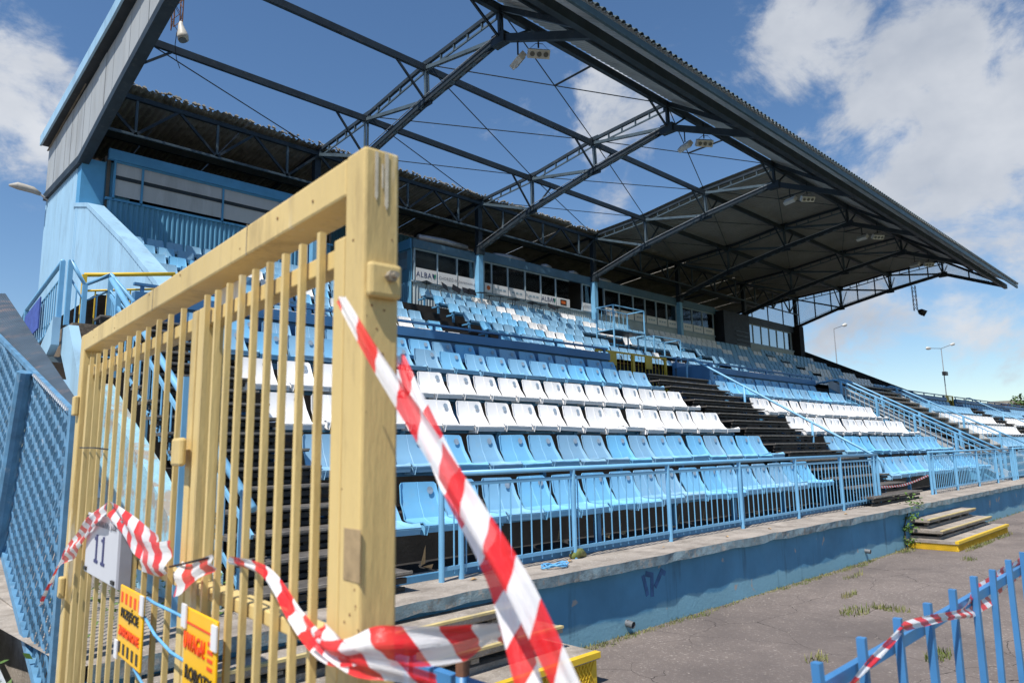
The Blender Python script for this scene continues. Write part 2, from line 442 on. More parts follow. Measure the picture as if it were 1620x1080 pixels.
def asphalt():
    m = mat('asphalt_worn', (.185,.153,.135), .92, 0, .14, 1.1, dirt=(.115,.096,.088), dscale=.55, dth=.42, bump=1.0, bscale=45, col2=(.31,.27,.24), c2scale=34, c2th=.565)
    t = m.node_tree; nd = t.nodes; lk = t.links.new; b = nd['Principled BSDF']
    src = b.inputs['Base Color'].links[0].from_socket
    g = nd.new('ShaderNodeNewGeometry'); n = nd.new('ShaderNodeTexNoise'); n.inputs['Scale'].default_value = 1.3; n.inputs['Detail'].default_value = 6
    lk(g.outputs['Position'], n.inputs['Vector'])
    ad = nd.new('ShaderNodeMix'); ad.data_type = 'VECTOR'; ad.inputs[0].default_value = .30
    lk(g.outputs['Position'], ad.inputs[4]); lk(n.outputs['Color'], ad.inputs[5])
    v = nd.new('ShaderNodeTexVoronoi'); v.feature = 'DISTANCE_TO_EDGE'; v.inputs['Scale'].default_value = 1.9
    lk(ad.outputs[1], v.inputs['Vector'])
    n2_ = nd.new('ShaderNodeTexNoise'); n2_.inputs['Scale'].default_value = .55; n2_.inputs['Detail'].default_value = 3
    lk(g.outputs['Position'], n2_.inputs['Vector'])
    th = nd.new('ShaderNodeMapRange'); th.inputs['From Min'].default_value = .42; th.inputs['From Max'].default_value = .70; th.inputs['To Min'].default_value = 0; th.inputs['To Max'].default_value = .0085
    lk(n2_.outputs['Fac'], th.inputs['Value'])
    lt = nd.new('ShaderNodeMath'); lt.operation = 'LESS_THAN'; lk(v.outputs['Distance'], lt.inputs[0]); lk(th.outputs[0], lt.inputs[1])
    x = nd.new('ShaderNodeMix'); x.data_type = 'RGBA'; lk(lt.outputs[0], x.inputs[0]); lk(src, x.inputs[6]); x.inputs[7].default_value = (.045,.036,.032,1)
    lk(x.outputs[2], b.inputs['Base Color'])
    return m
M['asphalt'] = asphalt()
def wallmat():
    # blue plaster wall, flaked patches with a shape of their own
    m = M['wall']; t = m.node_tree; nd = t.nodes; lk = t.links.new; b = nd['Principled BSDF']
    src = b.inputs['Base Color'].links[0].from_socket
    g = nd.new('ShaderNodeNewGeometry'); sp = nd.new('ShaderNodeSeparateXYZ'); lk(g.outputs['Position'], sp.inputs[0])
    n = nd.new('ShaderNodeTexNoise'); n.inputs['Scale'].default_value = 1.6; n.inputs['Detail'].default_value = 7; lk(g.outputs['Position'], n.inputs['Vector'])
    # sunlit foot below the lip's shadow, painted in as a pale ragged band
    h = nd.new('ShaderNodeMath'); h.operation = 'MULTIPLY_ADD'; h.inputs[1].default_value = -.30; lk(n.outputs['Fac'], h.inputs[0]); lk(sp.outputs[2], h.inputs[2])
    r = nd.new('ShaderNodeMapRange'); r.inputs['From Min'].default_value = .015; r.inputs['From Max'].default_value = .045; r.inputs['To Min'].default_value = .55; r.inputs['To Max'].default_value = 0
    lk(h.outputs[0], r.inputs['Value'])
    x = nd.new('ShaderNodeMix'); x.data_type = 'RGBA'; lk(r.outputs[0], x.inputs[0]); lk(src, x.inputs[6]); x.inputs[7].default_value = (.27,.47,.52,1)
    n3_ = nd.new('ShaderNodeTexNoise'); n3_.inputs['Scale'].default_value = 3.7; n3_.inputs['Detail'].default_value = 3; lk(g.outputs['Position'], n3_.inputs['Vector'])
    r3 = nd.new('ShaderNodeMapRange'); r3.inputs['From Min'].default_value = .665; r3.inputs['From Max'].default_value = .69; lk(n3_.outputs['Fac'], r3.inputs['Value'])
    x2 = nd.new('ShaderNodeMix'); x2.data_type = 'RGBA'; lk(r3.outputs[0], x2.inputs[0]); lk(x.outputs[2], x2.inputs[6]); x2.inputs[7].default_value = (.36,.34,.32,1)
    mpv = nd.new('ShaderNodeMapping'); mpv.inputs['Scale'].default_value = (5.5, 1, .7); lk(g.outputs['Position'], mpv.inputs[0])
    nv = nd.new('ShaderNodeTexNoise'); nv.inputs['Scale'].default_value = 1.0; nv.inputs['Detail'].default_value = 6; nv.inputs['Roughness'].default_value = .65; lk(mpv.outputs[0], nv.inputs['Vector'])
    rv = nd.new('ShaderNodeMapRange'); rv.inputs['From Min'].default_value = .56; rv.inputs['From Max'].default_value = .74; rv.inputs['To Max'].default_value = .75; lk(nv.outputs['Fac'], rv.inputs['Value'])
    x3 = nd.new('ShaderNodeMix'); x3.data_type = 'RGBA'; lk(rv.outputs[0], x3.inputs[0]); lk(x2.outputs[2], x3.inputs[6]); x3.inputs[7].default_value = (.045,.10,.14,1)
    lk(x3.outputs[2], b.inputs['Base Color'])
wallmat()

# ------------------------------------------------------------------ ground
g = MB().add([(-300,-400,-1.65),(900,-400,-1.65),(900,600,-1.65),(-300,600,-1.65)], [(0,1,2,3)])
tag(g.build('running_track', M['asphalt']), kind='structure')
def turf_mat():
    return mat('turf_soil', (.14,.15,.05), .95, 0, .3, 3, dirt=(.26,.22,.11), dscale=4, dth=.5, bump=.5, bscale=80)
M['turf'] = turf_mat()
g = MB(); pts = []
for i in range(61):
    x = 2.6+i*1.2
    pts.append((x, .62+.10*math.sin(x*1.7)+.07*math.sin(x*4.1+1)+.02*min(x, 10), -1.646))
n_ = len(pts)
g.add(pts+[(p[0], -60, -1.646) for p in pts], [(i, n_+i, n_+i+1, i+1) for i in range(n_-1)])
tag(g.build('pitch_turf', M['turf']), kind='structure')

def tufts(mb, cx, cy, rx, ry, n, h0, h1, w=.006, z=-1.65):
    for _ in range(int(n*2.4)):
        a = random.uniform(0, 2*math.pi); rr = math.sqrt(random.random())
        x = cx+rx*rr*math.cos(a); y = cy+ry*rr*math.sin(a)
        h = random.uniform(h0, h1)*random.uniform(.45,1.0); t = random.uniform(0, 2*math.pi); ln = random.uniform(.1, .8)*h
        ww = w*.55*random.uniform(.7, 1.6)
        dx, dy = math.cos(t+1.57)*ww, math.sin(t+1.57)*ww
        ex, ey = math.cos(t)*ln, math.sin(t)*ln
        mb.add([(x-dx,y-dy,z),(x+dx,y+dy,z),(x+ex*.45+dx*.7,y+ey*.45+dy*.7,z+h*.7),(x+ex*.45-dx*.7,y+ey*.45-dy*.7,z+h*.7),(x+ex,y+ey,z+h)], [(0,1,2,3),(3,2,4)])
lipy = lambda x: 4.10 - .012*min(x, 12)
g = MB()
for i in range(150):
    x = 4.2+i*.06+(i/150)**2*1.0
    dn = .5+.5*math.sin(x*2.3)*math.sin(x*.9+1); tufts(g, x, lipy(x)+.05-random.uniform(0,.10)*dn, .07, .03+.05*dn, int(6+26*dn*random.random()), .008, .025+.05*dn*random.random(), .004)
for x, y, n, rx, ry in [(7.55,2.95,60,.25,.12),(7.9,2.75,75,.10,.20),(8.3,3.3,35,.2,.05),(5.7,2.55,30,.12,.08),(6.4,1.9,60,.2,.08),(3.05,1.95,90,.2,.12),(3.75,1.75,90,.28,.10),(2.6,2.1,40,.1,.08),(11.9,3.0,30,.15,.1),(5.0,1.55,60,.15,.1),(13.6,3.24,130,.9,.05),(12.3,3.95,70,.3,.12),(15.2,3.24,60,.6,.05),(9.5,3.7,25,.3,.06),(17.5,4.05,120,1.6,.06),(20,4.05,90,1.6,.06)]:
    tufts(g, x, y, rx, ry, n, .02, .085)
tag(g.build('grass_tufts', M['grass']), 'dry grass tufts growing along the blue wall and in the asphalt cracks', 'grass', kind='stuff')
random.seed(77)
g = MB()
for i in range(1500):
    x = 2.2+random.random()**1.6*16; y = random.uniform(.9, 4.05)
    if random.random() < .35: y = 4.05-abs(random.gauss(0,.12))
    s_ = random.uniform(.003,.011)*(1+.03*x); a = random.uniform(0,6.3); c_, d_ = math.cos(a)*s_, math.sin(a)*s_
    g.add([(x+c_,y+d_,-1.65),(x-d_,y+c_,-1.65),(x-c_,y-d_,-1.65),(x+d_,y-c_,-1.65),(x,y,-1.65+s_*random.uniform(.4,1.0))], [(0,1,4),(1,2,4),(2,3,4),(3,0,4)])
tag(g.build('track_grit', mat('grit_pale',(.20,.175,.155),.9,0,.5,14,dirt=(.10,.085,.07),dscale=9,dth=.5)), 'small stones and crumbs scattered on the brown asphalt', 'grit', kind='stuff')
g = MB()
for i in range(9000):
    x = 2.7+random.random()**1.5*9; y = random.uniform(-1.4, .75+.02*x)
    if y > .5+.12*math.sin(x*1.7)+.02*x and random.random() < .6: continue
    tufts(g, x, y, .02, .02, 1, .03, .13, .005)
tag(g.build('pitch_grass', M['grass']), 'sunlit dry grass behind the low blue fence at the right', 'grass', kind='stuff')

# ------------------------------------------------------------------ front wall, ledge
XE = 58.0
e = empty('retaining_wall', (5, 4.2, -1.65), 'low blue plastered wall with a weathered concrete lip below the front seats', 'wall')
g = MB()
xs = [1.02+i*.22 for i in range(int((XE-1.02)/.22)+1)]
yw = lambda x: lipy(x)+.075
for a, b in zip(xs[:-1], xs[1:]):
    g.add([(a,yw(a),-1.7),(b,yw(b),-1.7),(b,yw(b),-1.09),(a,yw(a),-1.09)], [(0,1,2,3)])
g.add([(1.02,yw(1),-1.7),(1.02,yw(1),-1.09),(1.02,4.8,-1.09),(1.02,4.8,-1.7)], [(0,1,2,3)])
g.build('wall_face', M['wall'], e)
g = MB(); jit = [(random.uniform(-.016,.012), random.uniform(-.014,.012)) for _ in xs]
top, bot = [], []
for x, (j, k) in zip(xs, jit):
    top.append((x, lipy(x)+j, -1.0+k*.3)); bot.append((x, lipy(x)+j*.5+.004, -1.085+k))
n_ = len(xs)
g.add(bot+top+[(x, yw(x)+.02, -1.088) for x in xs], [(i,i+1,n_+i+1,n_+i) for i in range(n_-1)] + [(i+1,i,2*n_+i,2*n_+i+1) for i in range(n_-1)])
g.build('lip', M['lip'], e)
for x, z, lab in ((5.35,-1.545,None),(10.9,-1.50,None),(16.9,-1.5,None)):
    y0 = yw(x)
    g = MB().tube([(x, y0+.05, z),(x-.0, y0-.075, z-.012)], .030, 14, cap=False)
    g.tube([(x, y0+.05, z),(x-.0, y0-.075, z-.012)], .025, 14, cap=False)
    po = g.build('drain_pipe', M['pole'], e)
    MB().tube([(x, y0-.02, z),(x, y0-.015, z)], .025, 14).build('bore', M['dark'], po)
gr = MB()
for (a,b,c,d) in ((5.62,-1.17,5.68,-1.36),(5.66,-1.16,5.78,-1.19),(5.76,-1.18,5.75,-1.38),(5.80,-1.30,5.92,-1.17),(5.90,-1.16,5.98,-1.20)):
    gr.bar((a,yw(a)-.002,b),(c,yw(c)-.002,d),.05,.002,up=(0,1,0))
gr.build('graffiti', mat('graffiti_navy',(.050,.125,.27),.8,0,.3,12), e)['kind'] = 'stuff'
g = MB()
n_ = len(xs)
g.add(top+[(x, 5.0, -.995) for x in xs], [(i,i+1,n_+i+1,n_+i) for i in range(n_-1)])
g.add([(.95,lipy(1),-1.0),(1.02,lipy(1),-1.0),(1.02,5.0,-.995),(.95,12,-.995),(.6,12,-1.0),(.8,6,-1.0)], [(0,1,2,3,4,5)])
g.box(1.02, 2.1, 4.99, 9.0, -1.6, -.997)
tag(g.build('ledge', M['concrete']), kind='structure')

# ------------------------------------------------------------------ terraces
g = MB()
RY = lambda k: 5.338+.805*k
RZ = lambda k: -.259+.4535*k
FL = [-1.0+.4535*k for k in range(5)]+[1.115]
yf = [RY(k)-.60 for k in range(6)]+[9.62]
for k in range(6):
    z0 = FL[k]; zb = FL[k-1] if k else -1.2
    x0, x1 = 2.0, XE
    g.add([(x0,yf[k],zb),(x1,yf[k],zb),(x1,yf[k],z0),(x0,yf[k],z0),(x1,yf[k+1],z0),(x0,yf[k+1],z0)], [(0,1,2,3),(3,2,4,5)])
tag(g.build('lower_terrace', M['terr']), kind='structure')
g = MB()
BY = lambda i: 18.4-.835*i      # i = 0 is the back row
BZ = lambda i: 5.39-.408*i
NB = 7
def xr(k): return (3.95, 44.2)
zc = 2.0
g.add([(2.2,9.62,zc),(XE,9.62,zc),(XE,12.79,zc),(2.2,12.79,zc)], [(0,1,2,3)])
for i in range(NB-1, -1, -1):
    zf = BZ(i)-.73; y0 = BY(i)-.60; y1 = BY(i)+.235 if i else 19.4
    zb = BZ(i+1)-.73 if i < NB-1 else zc
    x0, x1 = 3.95, 44.2
    g.add([(x0,y0,zb),(x1,y0,zb),(x1,y0,zf),(x0,y0,zf),(x1,y1,zf),(x0,y1,zf)], [(0,1,2,3),(3,2,4,5)])
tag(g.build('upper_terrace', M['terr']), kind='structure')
g = MB()
g.box(3.97, 44.1, 9.75, 19.3, -1.6, 1.9)
tag(g.build('terrace_core', M['dark']), kind='structure')

# ------------------------------------------------------------------ plank stairs in the aisles
def plank_stairs(x0, x1, label, n=17, edge=M['plank_edge'], k0=0):
    e = empty('plank_stairs', ((x0+x1)/2, 5.0, -1.0), label, 'stairs')
    tr = MB().box(0, x1-x0, 0, .44, -.035, 0); 
    rz = .1512; rx = .2683
    for j in range(n):
        z = -1.0+rz*(j+1); y = yf[0]-.38+rx*j
        jit = random.uniform(-.02, .02)
        g = MB().box(x0+jit, x1+jit, y, y+.285, z-.028, z); g.build('tread', M['tread'], e)
        MB().box(x0+jit-.004, x1+jit+.004, y-.006, y+.010, z-.016, z+.003).build('nosing', edge, e)
        g = MB().box(x0+.02, x1-.02, y+.03, y+.055, z-.085, z-.045); g.build('riser', M['plank'], e)
        MB().box(x0+.02, x1-.02, y+.05, y+.07, z-.142, z-.112).build('lower_riser', M['plank'], e)
        for sx in (.15, .55, .88):
            xx = x0+(x1-x0)*sx
            MB().box(xx-.04, xx+.04, y+.06, y+.12, z-.150, z-.03).build('bearer', M['plank'], e)
    return e
plank_stairs(2.02, 3.15, 'narrow plank stairs behind the yellow gate, between the parapet and the near seats')
plank_stairs(12.35, 14.75, 'wide dark plank stairs between the near and second seat blocks')
plank_stairs(36.9, 38.6, 'far plank stairs beyond the third seat block')

# ------------------------------------------------------------------ seats
def seat_mesh(name, w_top, w_bot, depth, hb, pan, matl, tabs=True):
    # origin on the floor under the middle of the back; faces -Y
    ht = pan+hb
    prof = [(0.0, ht, w_top*.90), (-.004, ht-.02, w_top), (-.045, ht-.17, w_top*.55+w_bot*.45), (-.085, pan+.10, w_bot*.93), (-.12, pan+.03, w_bot*.97), (-.19, pan, w_bot*.98), (-depth*.7, pan-.004, w_bot*.98), (-depth+.03, pan+.016, w_bot*.99), (-depth, pan+.004, w_bot*.98), (-depth+.008, pan-.055, w_bot*.96)]
    cols = [-1, -.90, -.5, -.03, 0, .03, .5, .90, 1]
    g = MB(); nr, nc = len(prof), len(cols)
    for layer in (0, 1):
        for i, (y, z, w) in enumerate(prof):
            for f in cols:
                x = f*w/2; dy = dz = 0
                if i < 5:
                    if abs(f) == 1: dy -= .035*(i+1)/5+.006
                    elif abs(f) == .5: dy += .004
                    if f == 0: dy += .006
                elif i < 8:
                    if abs(f) == 1: dz += .022
                    elif abs(f) in (.5,): dz -= .012
                    elif f == 0: dz -= .007
                if layer: 
                    if i < 5: dy += .014; dz -= .006
                    elif i < 9: dz -= .012
                    else: dy += .012
                g.v.append(Vector((x, y+dy, z+dz)))
    b2 = nr*nc
    for i in range(nr-1):
        for j in range(nc-1):
            a = i*nc+j
            g.f.append([a, a+nc, a+nc+1, a+1]); g.m.append(0)
            g.f.append([b2+a, b2+a+1, b2+a+nc+1, b2+a+nc]); g.m.append(0)
    for j in range(nc-1):
        g.f.append([j, j+1, b2+j+1, b2+j]); g.m.append(0)
        a = (nr-1)*nc+j; g.f.append([a, b2+a, b2+a+1, a+1]); g.m.append(0)
    for i in range(nr-1):
        a = i*nc; g.f.append([a, b2+a, b2+a+nc, a+nc]); g.m.append(0)
        a = i*nc+nc-1; g.f.append([a, a+nc, b2+a+nc, b2+a]); g.m.append(0)
    if tabs:   # folded corner between two neighbours, turned to the side
        x = -w_bot/2
        g.add([(x-.022,-depth+.09,pan+.005),(x+.045,-depth-.006,pan+.008),(x+.032,-depth+.004,pan-.075),(x-.030,-depth+.10,pan-.07)], [(0,1,2,3),(3,2,1,0)])
    me_o = g.build(name, matl); me = me_o.data
    for p in me.polygons: p.use_smooth = True
    try: me.shade_smooth_by_angle = True
    except Exception: pass
    bpy.data.objects.remove(me_o)
    me.set_sharp_from_angle(angle=R(32))
    return me
ME = {}
for key, mm in (('b', M['seat_b']), ('w', M['seat_w'])):
    ME['L'+key] = seat_mesh('seat', .405, .485, .45, .335, .405, mm)
for key, mm in (('b', M['seat_b']), ('w', M['seat_w'])):
    ME['U'+key] = seat_mesh('seat', .375, .43, .42, .34, .39, mm, False)
g = MB()
g.add([(0,0,0)]+[(.036*math.cos(2*math.pi*k/14), -.000, .036*math.sin(2*math.pi*k/14)) for k in range(14)], [(0, 1+(k+1)%14, 1+k) for k in range(14)])
bo = g.build('number_badge', M['badge']); BADGE = bo.data; bpy.data.objects.remove(bo)
LOW_COL = ['b', 'b', 'w', 'w', 'b', 'b']
ROWN = ['front row', 'second row', 'third row', 'fourth row', 'fifth row', 'back row']
CN = {'b': 'light blue', 'w': 'white'}
blocks = [(3.18, 18, 'near block'), (14.90, 15, 'second block'), (28.28, 17, 'third block'), (38.9, 16, 'fourth block'), (48.6, 14, 'fifth block')]
seats = []     # (dist, kind, loc, color, label, hidden weight)
for bi, (bx, n, bn) in enumerate(blocks):
    for k in range(6):
        fl = RZ(k)-.74 if k < 5 else 1.855-.74
        for j in range(n):
            x = bx+.5*j+.2025
            o = '%s from its left end' % ordn(j+1)
            lab = '%s seat, %s of lower %s, %s from left end' % (CN[LOW_COL[k]], ROWN[k], bn, ordn(j+1))
            seats.append((math.hypot(x, RY(k)), 'L', (x, RY(k), fl), LOW_COL[k], lab))
def upper_col(i, x):
    if 13 < x < 24.5:
        j = (x-16.02+4.6*4) % 4.6
        return 'w' if j < .90 else 'b'
    if x < 12:
        j = (x-4.8)
        if i >= 4 and x > 8.4 and x < 10.3 and (i in (5, 6) or x < 9.4): return 'w'
        if i == 6 and x > 6: return 'w'
        if i in (1, 2) and 6.4 < x < 7.6: return 'w'
        if i in (3,) and 7.2 < x < 8.5: return 'w'
        return 'b'
    if i == 0 and 25.6 < x < 32.5: return 'w'
    if i == 1 and 26.2 < x < 31.5: return 'w'
    if i == 6 and 24 < x < 38: return 'w'
    if x > 36.0 and i in (3, 4, 5) and (x*1.0+i*1.7) % 5.2 < 3.4: return 'w'
    j = (x-16.02+4.6*4) % 4.6
    return 'w' if j < .9 else 'b'
UB = [(4.75, 11.3, 'left upper block'), (13.1, 24.9, 'middle upper block'), (25.9, 35.6, 'right upper block'), (36.6, 43.9, 'farthest upper block')]
for a, b, bn in UB:
    for i in range(NB):
        n = int((b-a)/.46)
        for j in range(n):
            sk = .075*(NB-1-i) if a > 12 else 0
            x = a+sk+.46*j+.2
            if 'middle' in bn and i in (3, 4) and 19.0 < x < 21.1: continue
            if 'middle' in bn and i in (4, 5) and 21.0 < x < 22.8: continue
            c = upper_col(i, x)
            lab = '%s seat, %s row from top of %s, %s from left end' % (CN[c], ordn(i+1), bn, ordn(j+1))
            seats.append((math.hypot(x, BY(i))*(1.25 if a < 12 else 1.0), 'U', (x, BY(i), BZ(i)-.73), c, lab))
seats.sort(key=lambda s: s[0])
for s in seats[:300]:
    _, kd, loc, c, lab = s
    o = bpy.data.objects.new('seat', ME[kd+c]); COL.objects.link(o)
    o.location = loc
    o.rotation_euler = (random.gauss(0,.022), random.gauss(0,.013), random.gauss(0,.018))
    tag(o, lab, 'seat', 'stadium seats')
    if kd == 'L':
        b = bpy.data.objects.new('number_badge', BADGE); COL.objects.link(b); b.parent = o
        b.location = (.128, -.012-.022, .665); b.rotation_euler.x = R(-14)
g = MB()
for s in seats[300:]:
    _, kd, loc, c, lab = s
    me = ME[kd+c]; lv = Vector(loc); b0 = len(g.v)
    rz = random.gauss(0, .012); cz, sz = math.cos(rz), math.sin(rz)
    g.v += [Vector((v.co.x*cz-v.co.y*sz, v.co.x*sz+v.co.y*cz, v.co.z))+lv for v in me.vertices]
    for p in me.polygons:
        g.f.append([b0+i for i in p.vertices]); g.m.append(0 if c == 'b' else 1)
so_ = g.build('distant_seats', [M['seat_b'], M['seat_w']], smooth=True)
so_.data.set_sharp_from_angle(angle=R(32))
tag(so_, 'far blue and white seats filling the rest of the stand', 'seats', kind='stuff')
# steel frames that carry the rows
def seat_frame(x0, x1, y, zf, pan, label, full=True):
    e = empty('seat_support', ((x0+x1)/2, y-.22, zf), label, 'support', 'steel supports under the seat rows')
    MB().box(x0-.02, x1-.03, y-.30, y-.24, zf+pan-.085, zf+pan-.025).build('beam', M['frame'], e)
    n = max(2, int(round((x1-x0)/1.5))+1)
    lm = None
    for i in range(n):
        xx = x0+.03+(x1-x0-.12)*i/(n-1)
        if lm is None:
            g = MB().box(xx-.028, xx+.028, y-.30, y-.24, zf, zf+pan-.085).box(xx-.03, xx+.03, y-.32, y+.04, zf+pan-.10, zf+pan-.055).box(xx-.05,xx+.05,y-.36,y-.18,zf,zf+.012)
            lo = g.build('leg', M['frame'], e); lm = lo.data; xx0 = xx
        else:
            o = bpy.data.objects.new('leg', lm); COL.objects.link(o); o.parent = e; o.location = (xx-xx0, 0, 0)
for bi, (bx, n, bn) in enumerate(blocks[:4]):
    for k in range(6):
        seat_frame(bx-.03, bx+.5*n-.02, RY(k), RZ(k)-.74 if k < 5 else 1.115, .405, 'blue steel support of the %s of the lower %s' % (ROWN[k], bn))
for a, b, bn in UB[:3]:
    for i in range(NB):
        sk = .075*(NB-1-i) if a > 12 else 0
        seat_frame(a+sk, a+sk+.46*int((b-a)/.46), BY(i), BZ(i)-.73, .39, 'blue steel support of the %s row from top, %s' % (ordn(i+1), bn))
# writing tablets behind the top row of the middle block
tb = MB().box(-.17,.17,-.12,.12,.0,.018).tube([(0,0,0),(.02,.05,-.22)],.012,6)
tbo = tb.build('tablet', M['black']); TB = tbo.data; bpy.data.objects.remove(tbo)
k = 0
for j, x in enumerate([13.75,14.55,15.05,15.5,15.75,16.15,16.6,17.1,17.75,17.85,18.75,19.2,19.8,20.2]):
    o = bpy.data.objects.new('writing_tablet', TB); COL.objects.link(o)
    up_ = j in (1, 2, 3, 4, 12)
    o.location = (x, 18.28+random.uniform(-.05,.05), 5.52+random.uniform(-.02,.03))
    o.rotation_euler = (R(random.uniform(48,70)) if up_ else R(random.uniform(-8,10)), R(random.uniform(-25,25)) if up_ else R(random.uniform(-6,6)), R(random.uniform(-20,20)))
    tag(o, 'black writing tablet %s above the top seat row, %s from the left' % ('folded up' if up_ else 'laid flat', ordn(j+1)), 'tablet', 'writing tablets of the press row')

# ------------------------------------------------------------------ railings
def mesh_of(mb, name, m):
    o = mb.build(name, m); me = o.data; bpy.data.objects.remove(o); return me
BAL = mesh_of(MB().tube([(0,0,0),(0,0,.70)], .0068, 6), 'baluster', M['rail'])
POST = mesh_of(MB().tube([(0,0,0),(0,0,.83)], .0245, 10), 'post', M['rail'])
FOOT = None
def front_railing(x0, x1, label, step=1.62, extra=True):
    y = 4.50
    e = empty('front_railing', ((x0+x1)/2, y, -1.0), label, 'railing', 'blue railings along the front ledge')
    MB().tube([(x0-.02,y,-.17),(x1+.02,y,-.17)], .0235, 10).build('top_rail', M['rail'], e, True)
    MB().bar((x0,y,-.255),(x1,y,-.255),.018,.03).build('upper_rail', M['rail'], e)
    MB().bar((x0,y,-.90),(x1,y,-.90),.018,.03).build('lower_rail', M['rail'], e)
    n = max(1, int(round((x1-x0)/step))); st = (x1-x0)/n
    px = [x0+i*st for i in range(n+1)]
    if extra: px += [x0+.20, x1-.16]
    for p in px:
        inst('post', POST, e, (p, y, -1.0))
    nb = int((x1-x0)/.125)
    for i in range(1, nb):
        x = x0+(x1-x0)*i/nb
        if min(abs(x-p) for p in px) < .045: continue
        inst('baluster', BAL, e, (x, y, -.945))
    return e
front_railing(3.54, 13.0, 'blue barred railing along the ledge in front of the near seat block')
front_railing(15.85, 22.9, 'blue barred railing along the ledge in front of the second seat block')
front_railing(23.1, 36.5, 'blue barred railing along the ledge beyond the middle staircase')
front_railing(38.9, 50.0, 'farthest blue barred railing on the front ledge', extra=False)
MB().bar((2.1,4.66,-.97),(13.2,4.66,-.97),.05,.05).build('kerb_angle', M['frame'])
o = bpy.data.objects['kerb_angle']; tag(o, 'blue steel angle on the ledge under the near seat block', 'steel angle')

def rake_rail(x, label, y1=9.02, z1=2.12, y0=5.05, z0=-.23, posts=((9.0,1.0),(7.7,.62),(6.25,-.17)), mid=.62, mid2=True, r=.025, curve=True):
    e = empty('stair_handrail', (x, 6, -.2), label, 'handrail', 'sloping handrails on the stand stairs')
    sl = (z1-z0)/(y1-y0)
    pts = [(x, y0-.10, z0-.30), (x, y0-.08, z0-.10), (x, y0, z0)]
    pts += [(x, y0+(y1-.25-y0)*t, z0+(z1-.15-z0)*t) for t in (.25,.5,.75,1)]
    pts += [(x, y1-.08, z1-.035), (x, y1+.05, z1-.03), (x, y1+.10, z1-.14)]
    if curve: pts += [(x, y1+.115, z1-.35), (x, y1+.115, posts[0][1])]
    MB().tube(pts, r, 8).build('top_rail', M['rail'], e, True)
    MB().tube([(x, y0, z0-mid*.85), (x, y1+.10, z1-mid+.03)], r*.8, 8).build('mid_rail', M['rail'], e, True)
    for py, pz in posts[(1 if curve else 0):]:
        MB().tube([(x, py, pz-.02), (x, py, z0+sl*(py-y0))], r, 8).build('post', M['rail'], e, True)
    return e
rake_rail(14.62, 'long sloping blue handrail on the right side of the plank stairs')
rake_rail(38.55, 'far sloping blue handrail near the fourth seat block')

# barred handrail behind the yellow gate, over the narrow stairs
e = empty('stair_handrail', (2.1, 6, -.5), 'sloping blue barred handrail seen through the yellow gate bars', 'handrail', 'sloping handrails on the stand stairs')
x = 2.06; a = (4.62, -.345); b = (8.4, 1.93); sl = (b[1]-a[1])/(b[0]-a[0])
MB().tube([(x,a[0],a[1]),(x,b[0],b[1])], .030, 10).build('top_rail', M['rail'], e, True)
MB().bar((x,a[0],a[1]-.18),(x,b[0],b[1]-.18),.02,.035).build('upper_rail', M['rail'], e)
MB().bar((x,a[0],a[1]-.62),(x,b[0],b[1]-.62),.02,.035).build('lower_rail', M['rail'], e)
for i in range(4):
    y = 4.75+i*1.12; MB().bar((x,y,a[1]+sl*(y-a[0])-.95),(x,y,a[1]+sl*(y-a[0])),.05,.05).build('post', M['rail'], e)
for i in range(28):
    y = a[0]+.08+i*.132; zt = a[1]+sl*(y-a[0])-.18
    MB().tube([(x,y,zt-.50),(x,y,zt+.02)], .008, 6).build('baluster', M['rail'], e)
# low stepped parapet left of these stairs
e = MB()
poly = [(1.98,4.86,-1.0),(1.98,4.86,-.77),(1.98,5.3,-.58),(1.98,6.1,-.10),(1.98,7.0,.34),(1.98,7.75,.73),(1.98,7.95,.70),(1.98,7.95,-1.0)]
e.prism(poly, (-.14,0,0))
tag(e.build('stair_parapet', M['peel']), 'pale blue parapet with flaking paint behind the left gate leaf', 'wall')
def bottle(x, y, z):
    g = MB().tube([(x,y,z),(x,y,z+.03),(x,y,z+.20),(x,y,z+.25),(x,y,z+.27)], [.040,.045,.045,.02,.016], 12)
    o = g.build('bottle', M['bottle'], None, True)
    MB().tube([(x,y,z+.268),(x,y,z+.295)], .019, 10).build('cap', M['green'], o)
    tag(o, 'white plastic bottle with green cap on the narrow stairs', 'bottle')
bottle(2.22, 5.76, -1.0+.1512*6)

# ------------------------------------------------------------------ middle staircase
e = empty('middle_staircase', (25.5, 6.8, -1.0), 'straight staircase with grey stringers between the second and third seat blocks', 'staircase')
ya, za, yb, zb_ = 4.62, -1.0, 9.2, 2.0
for x in (23.0, 28.0):
    MB().prism([(x,ya,za-.02),(x,ya,za+.22),(x,yb,zb_+.10),(x,yb,zb_-.16)], (.10,0,0)).build('stringer', M['panel_g'], e)
    MB().prism([(x+.02,ya+.3,za-.02),(x+.02,yb,zb_-.16),(x+.02,yb,za)], (.06,0,0)).build('side_panel', M['clad_b'], e)
for i in range(16):
    t = (i+.5)/16; y = ya+(yb-ya)*t; z = za+(zb_-za)*(i+1)/16
    MB().box(23.1, 28.0, y-.15, y+.17, z-.05, z).build('step', M['plank_edge'], e)
def stair_rail(x, label):
    e = empty('barred_stair_rail', (x, 6.8, -.5), label, 'handrail', 'barred rails of the middle staircase')
    sl = (zb_-za)/(yb-ya); hz = lambda y, h: za+sl*(y-ya)+h
    MB().tube([(x,ya-.05,hz(ya,.62)),(x,yb-.1,hz(yb-.1,.10)+.0) if False else (x,8.95,hz(8.95,.13)+.0)], .027, 8).build('top_rail', M['rail'], e, True)
    return e
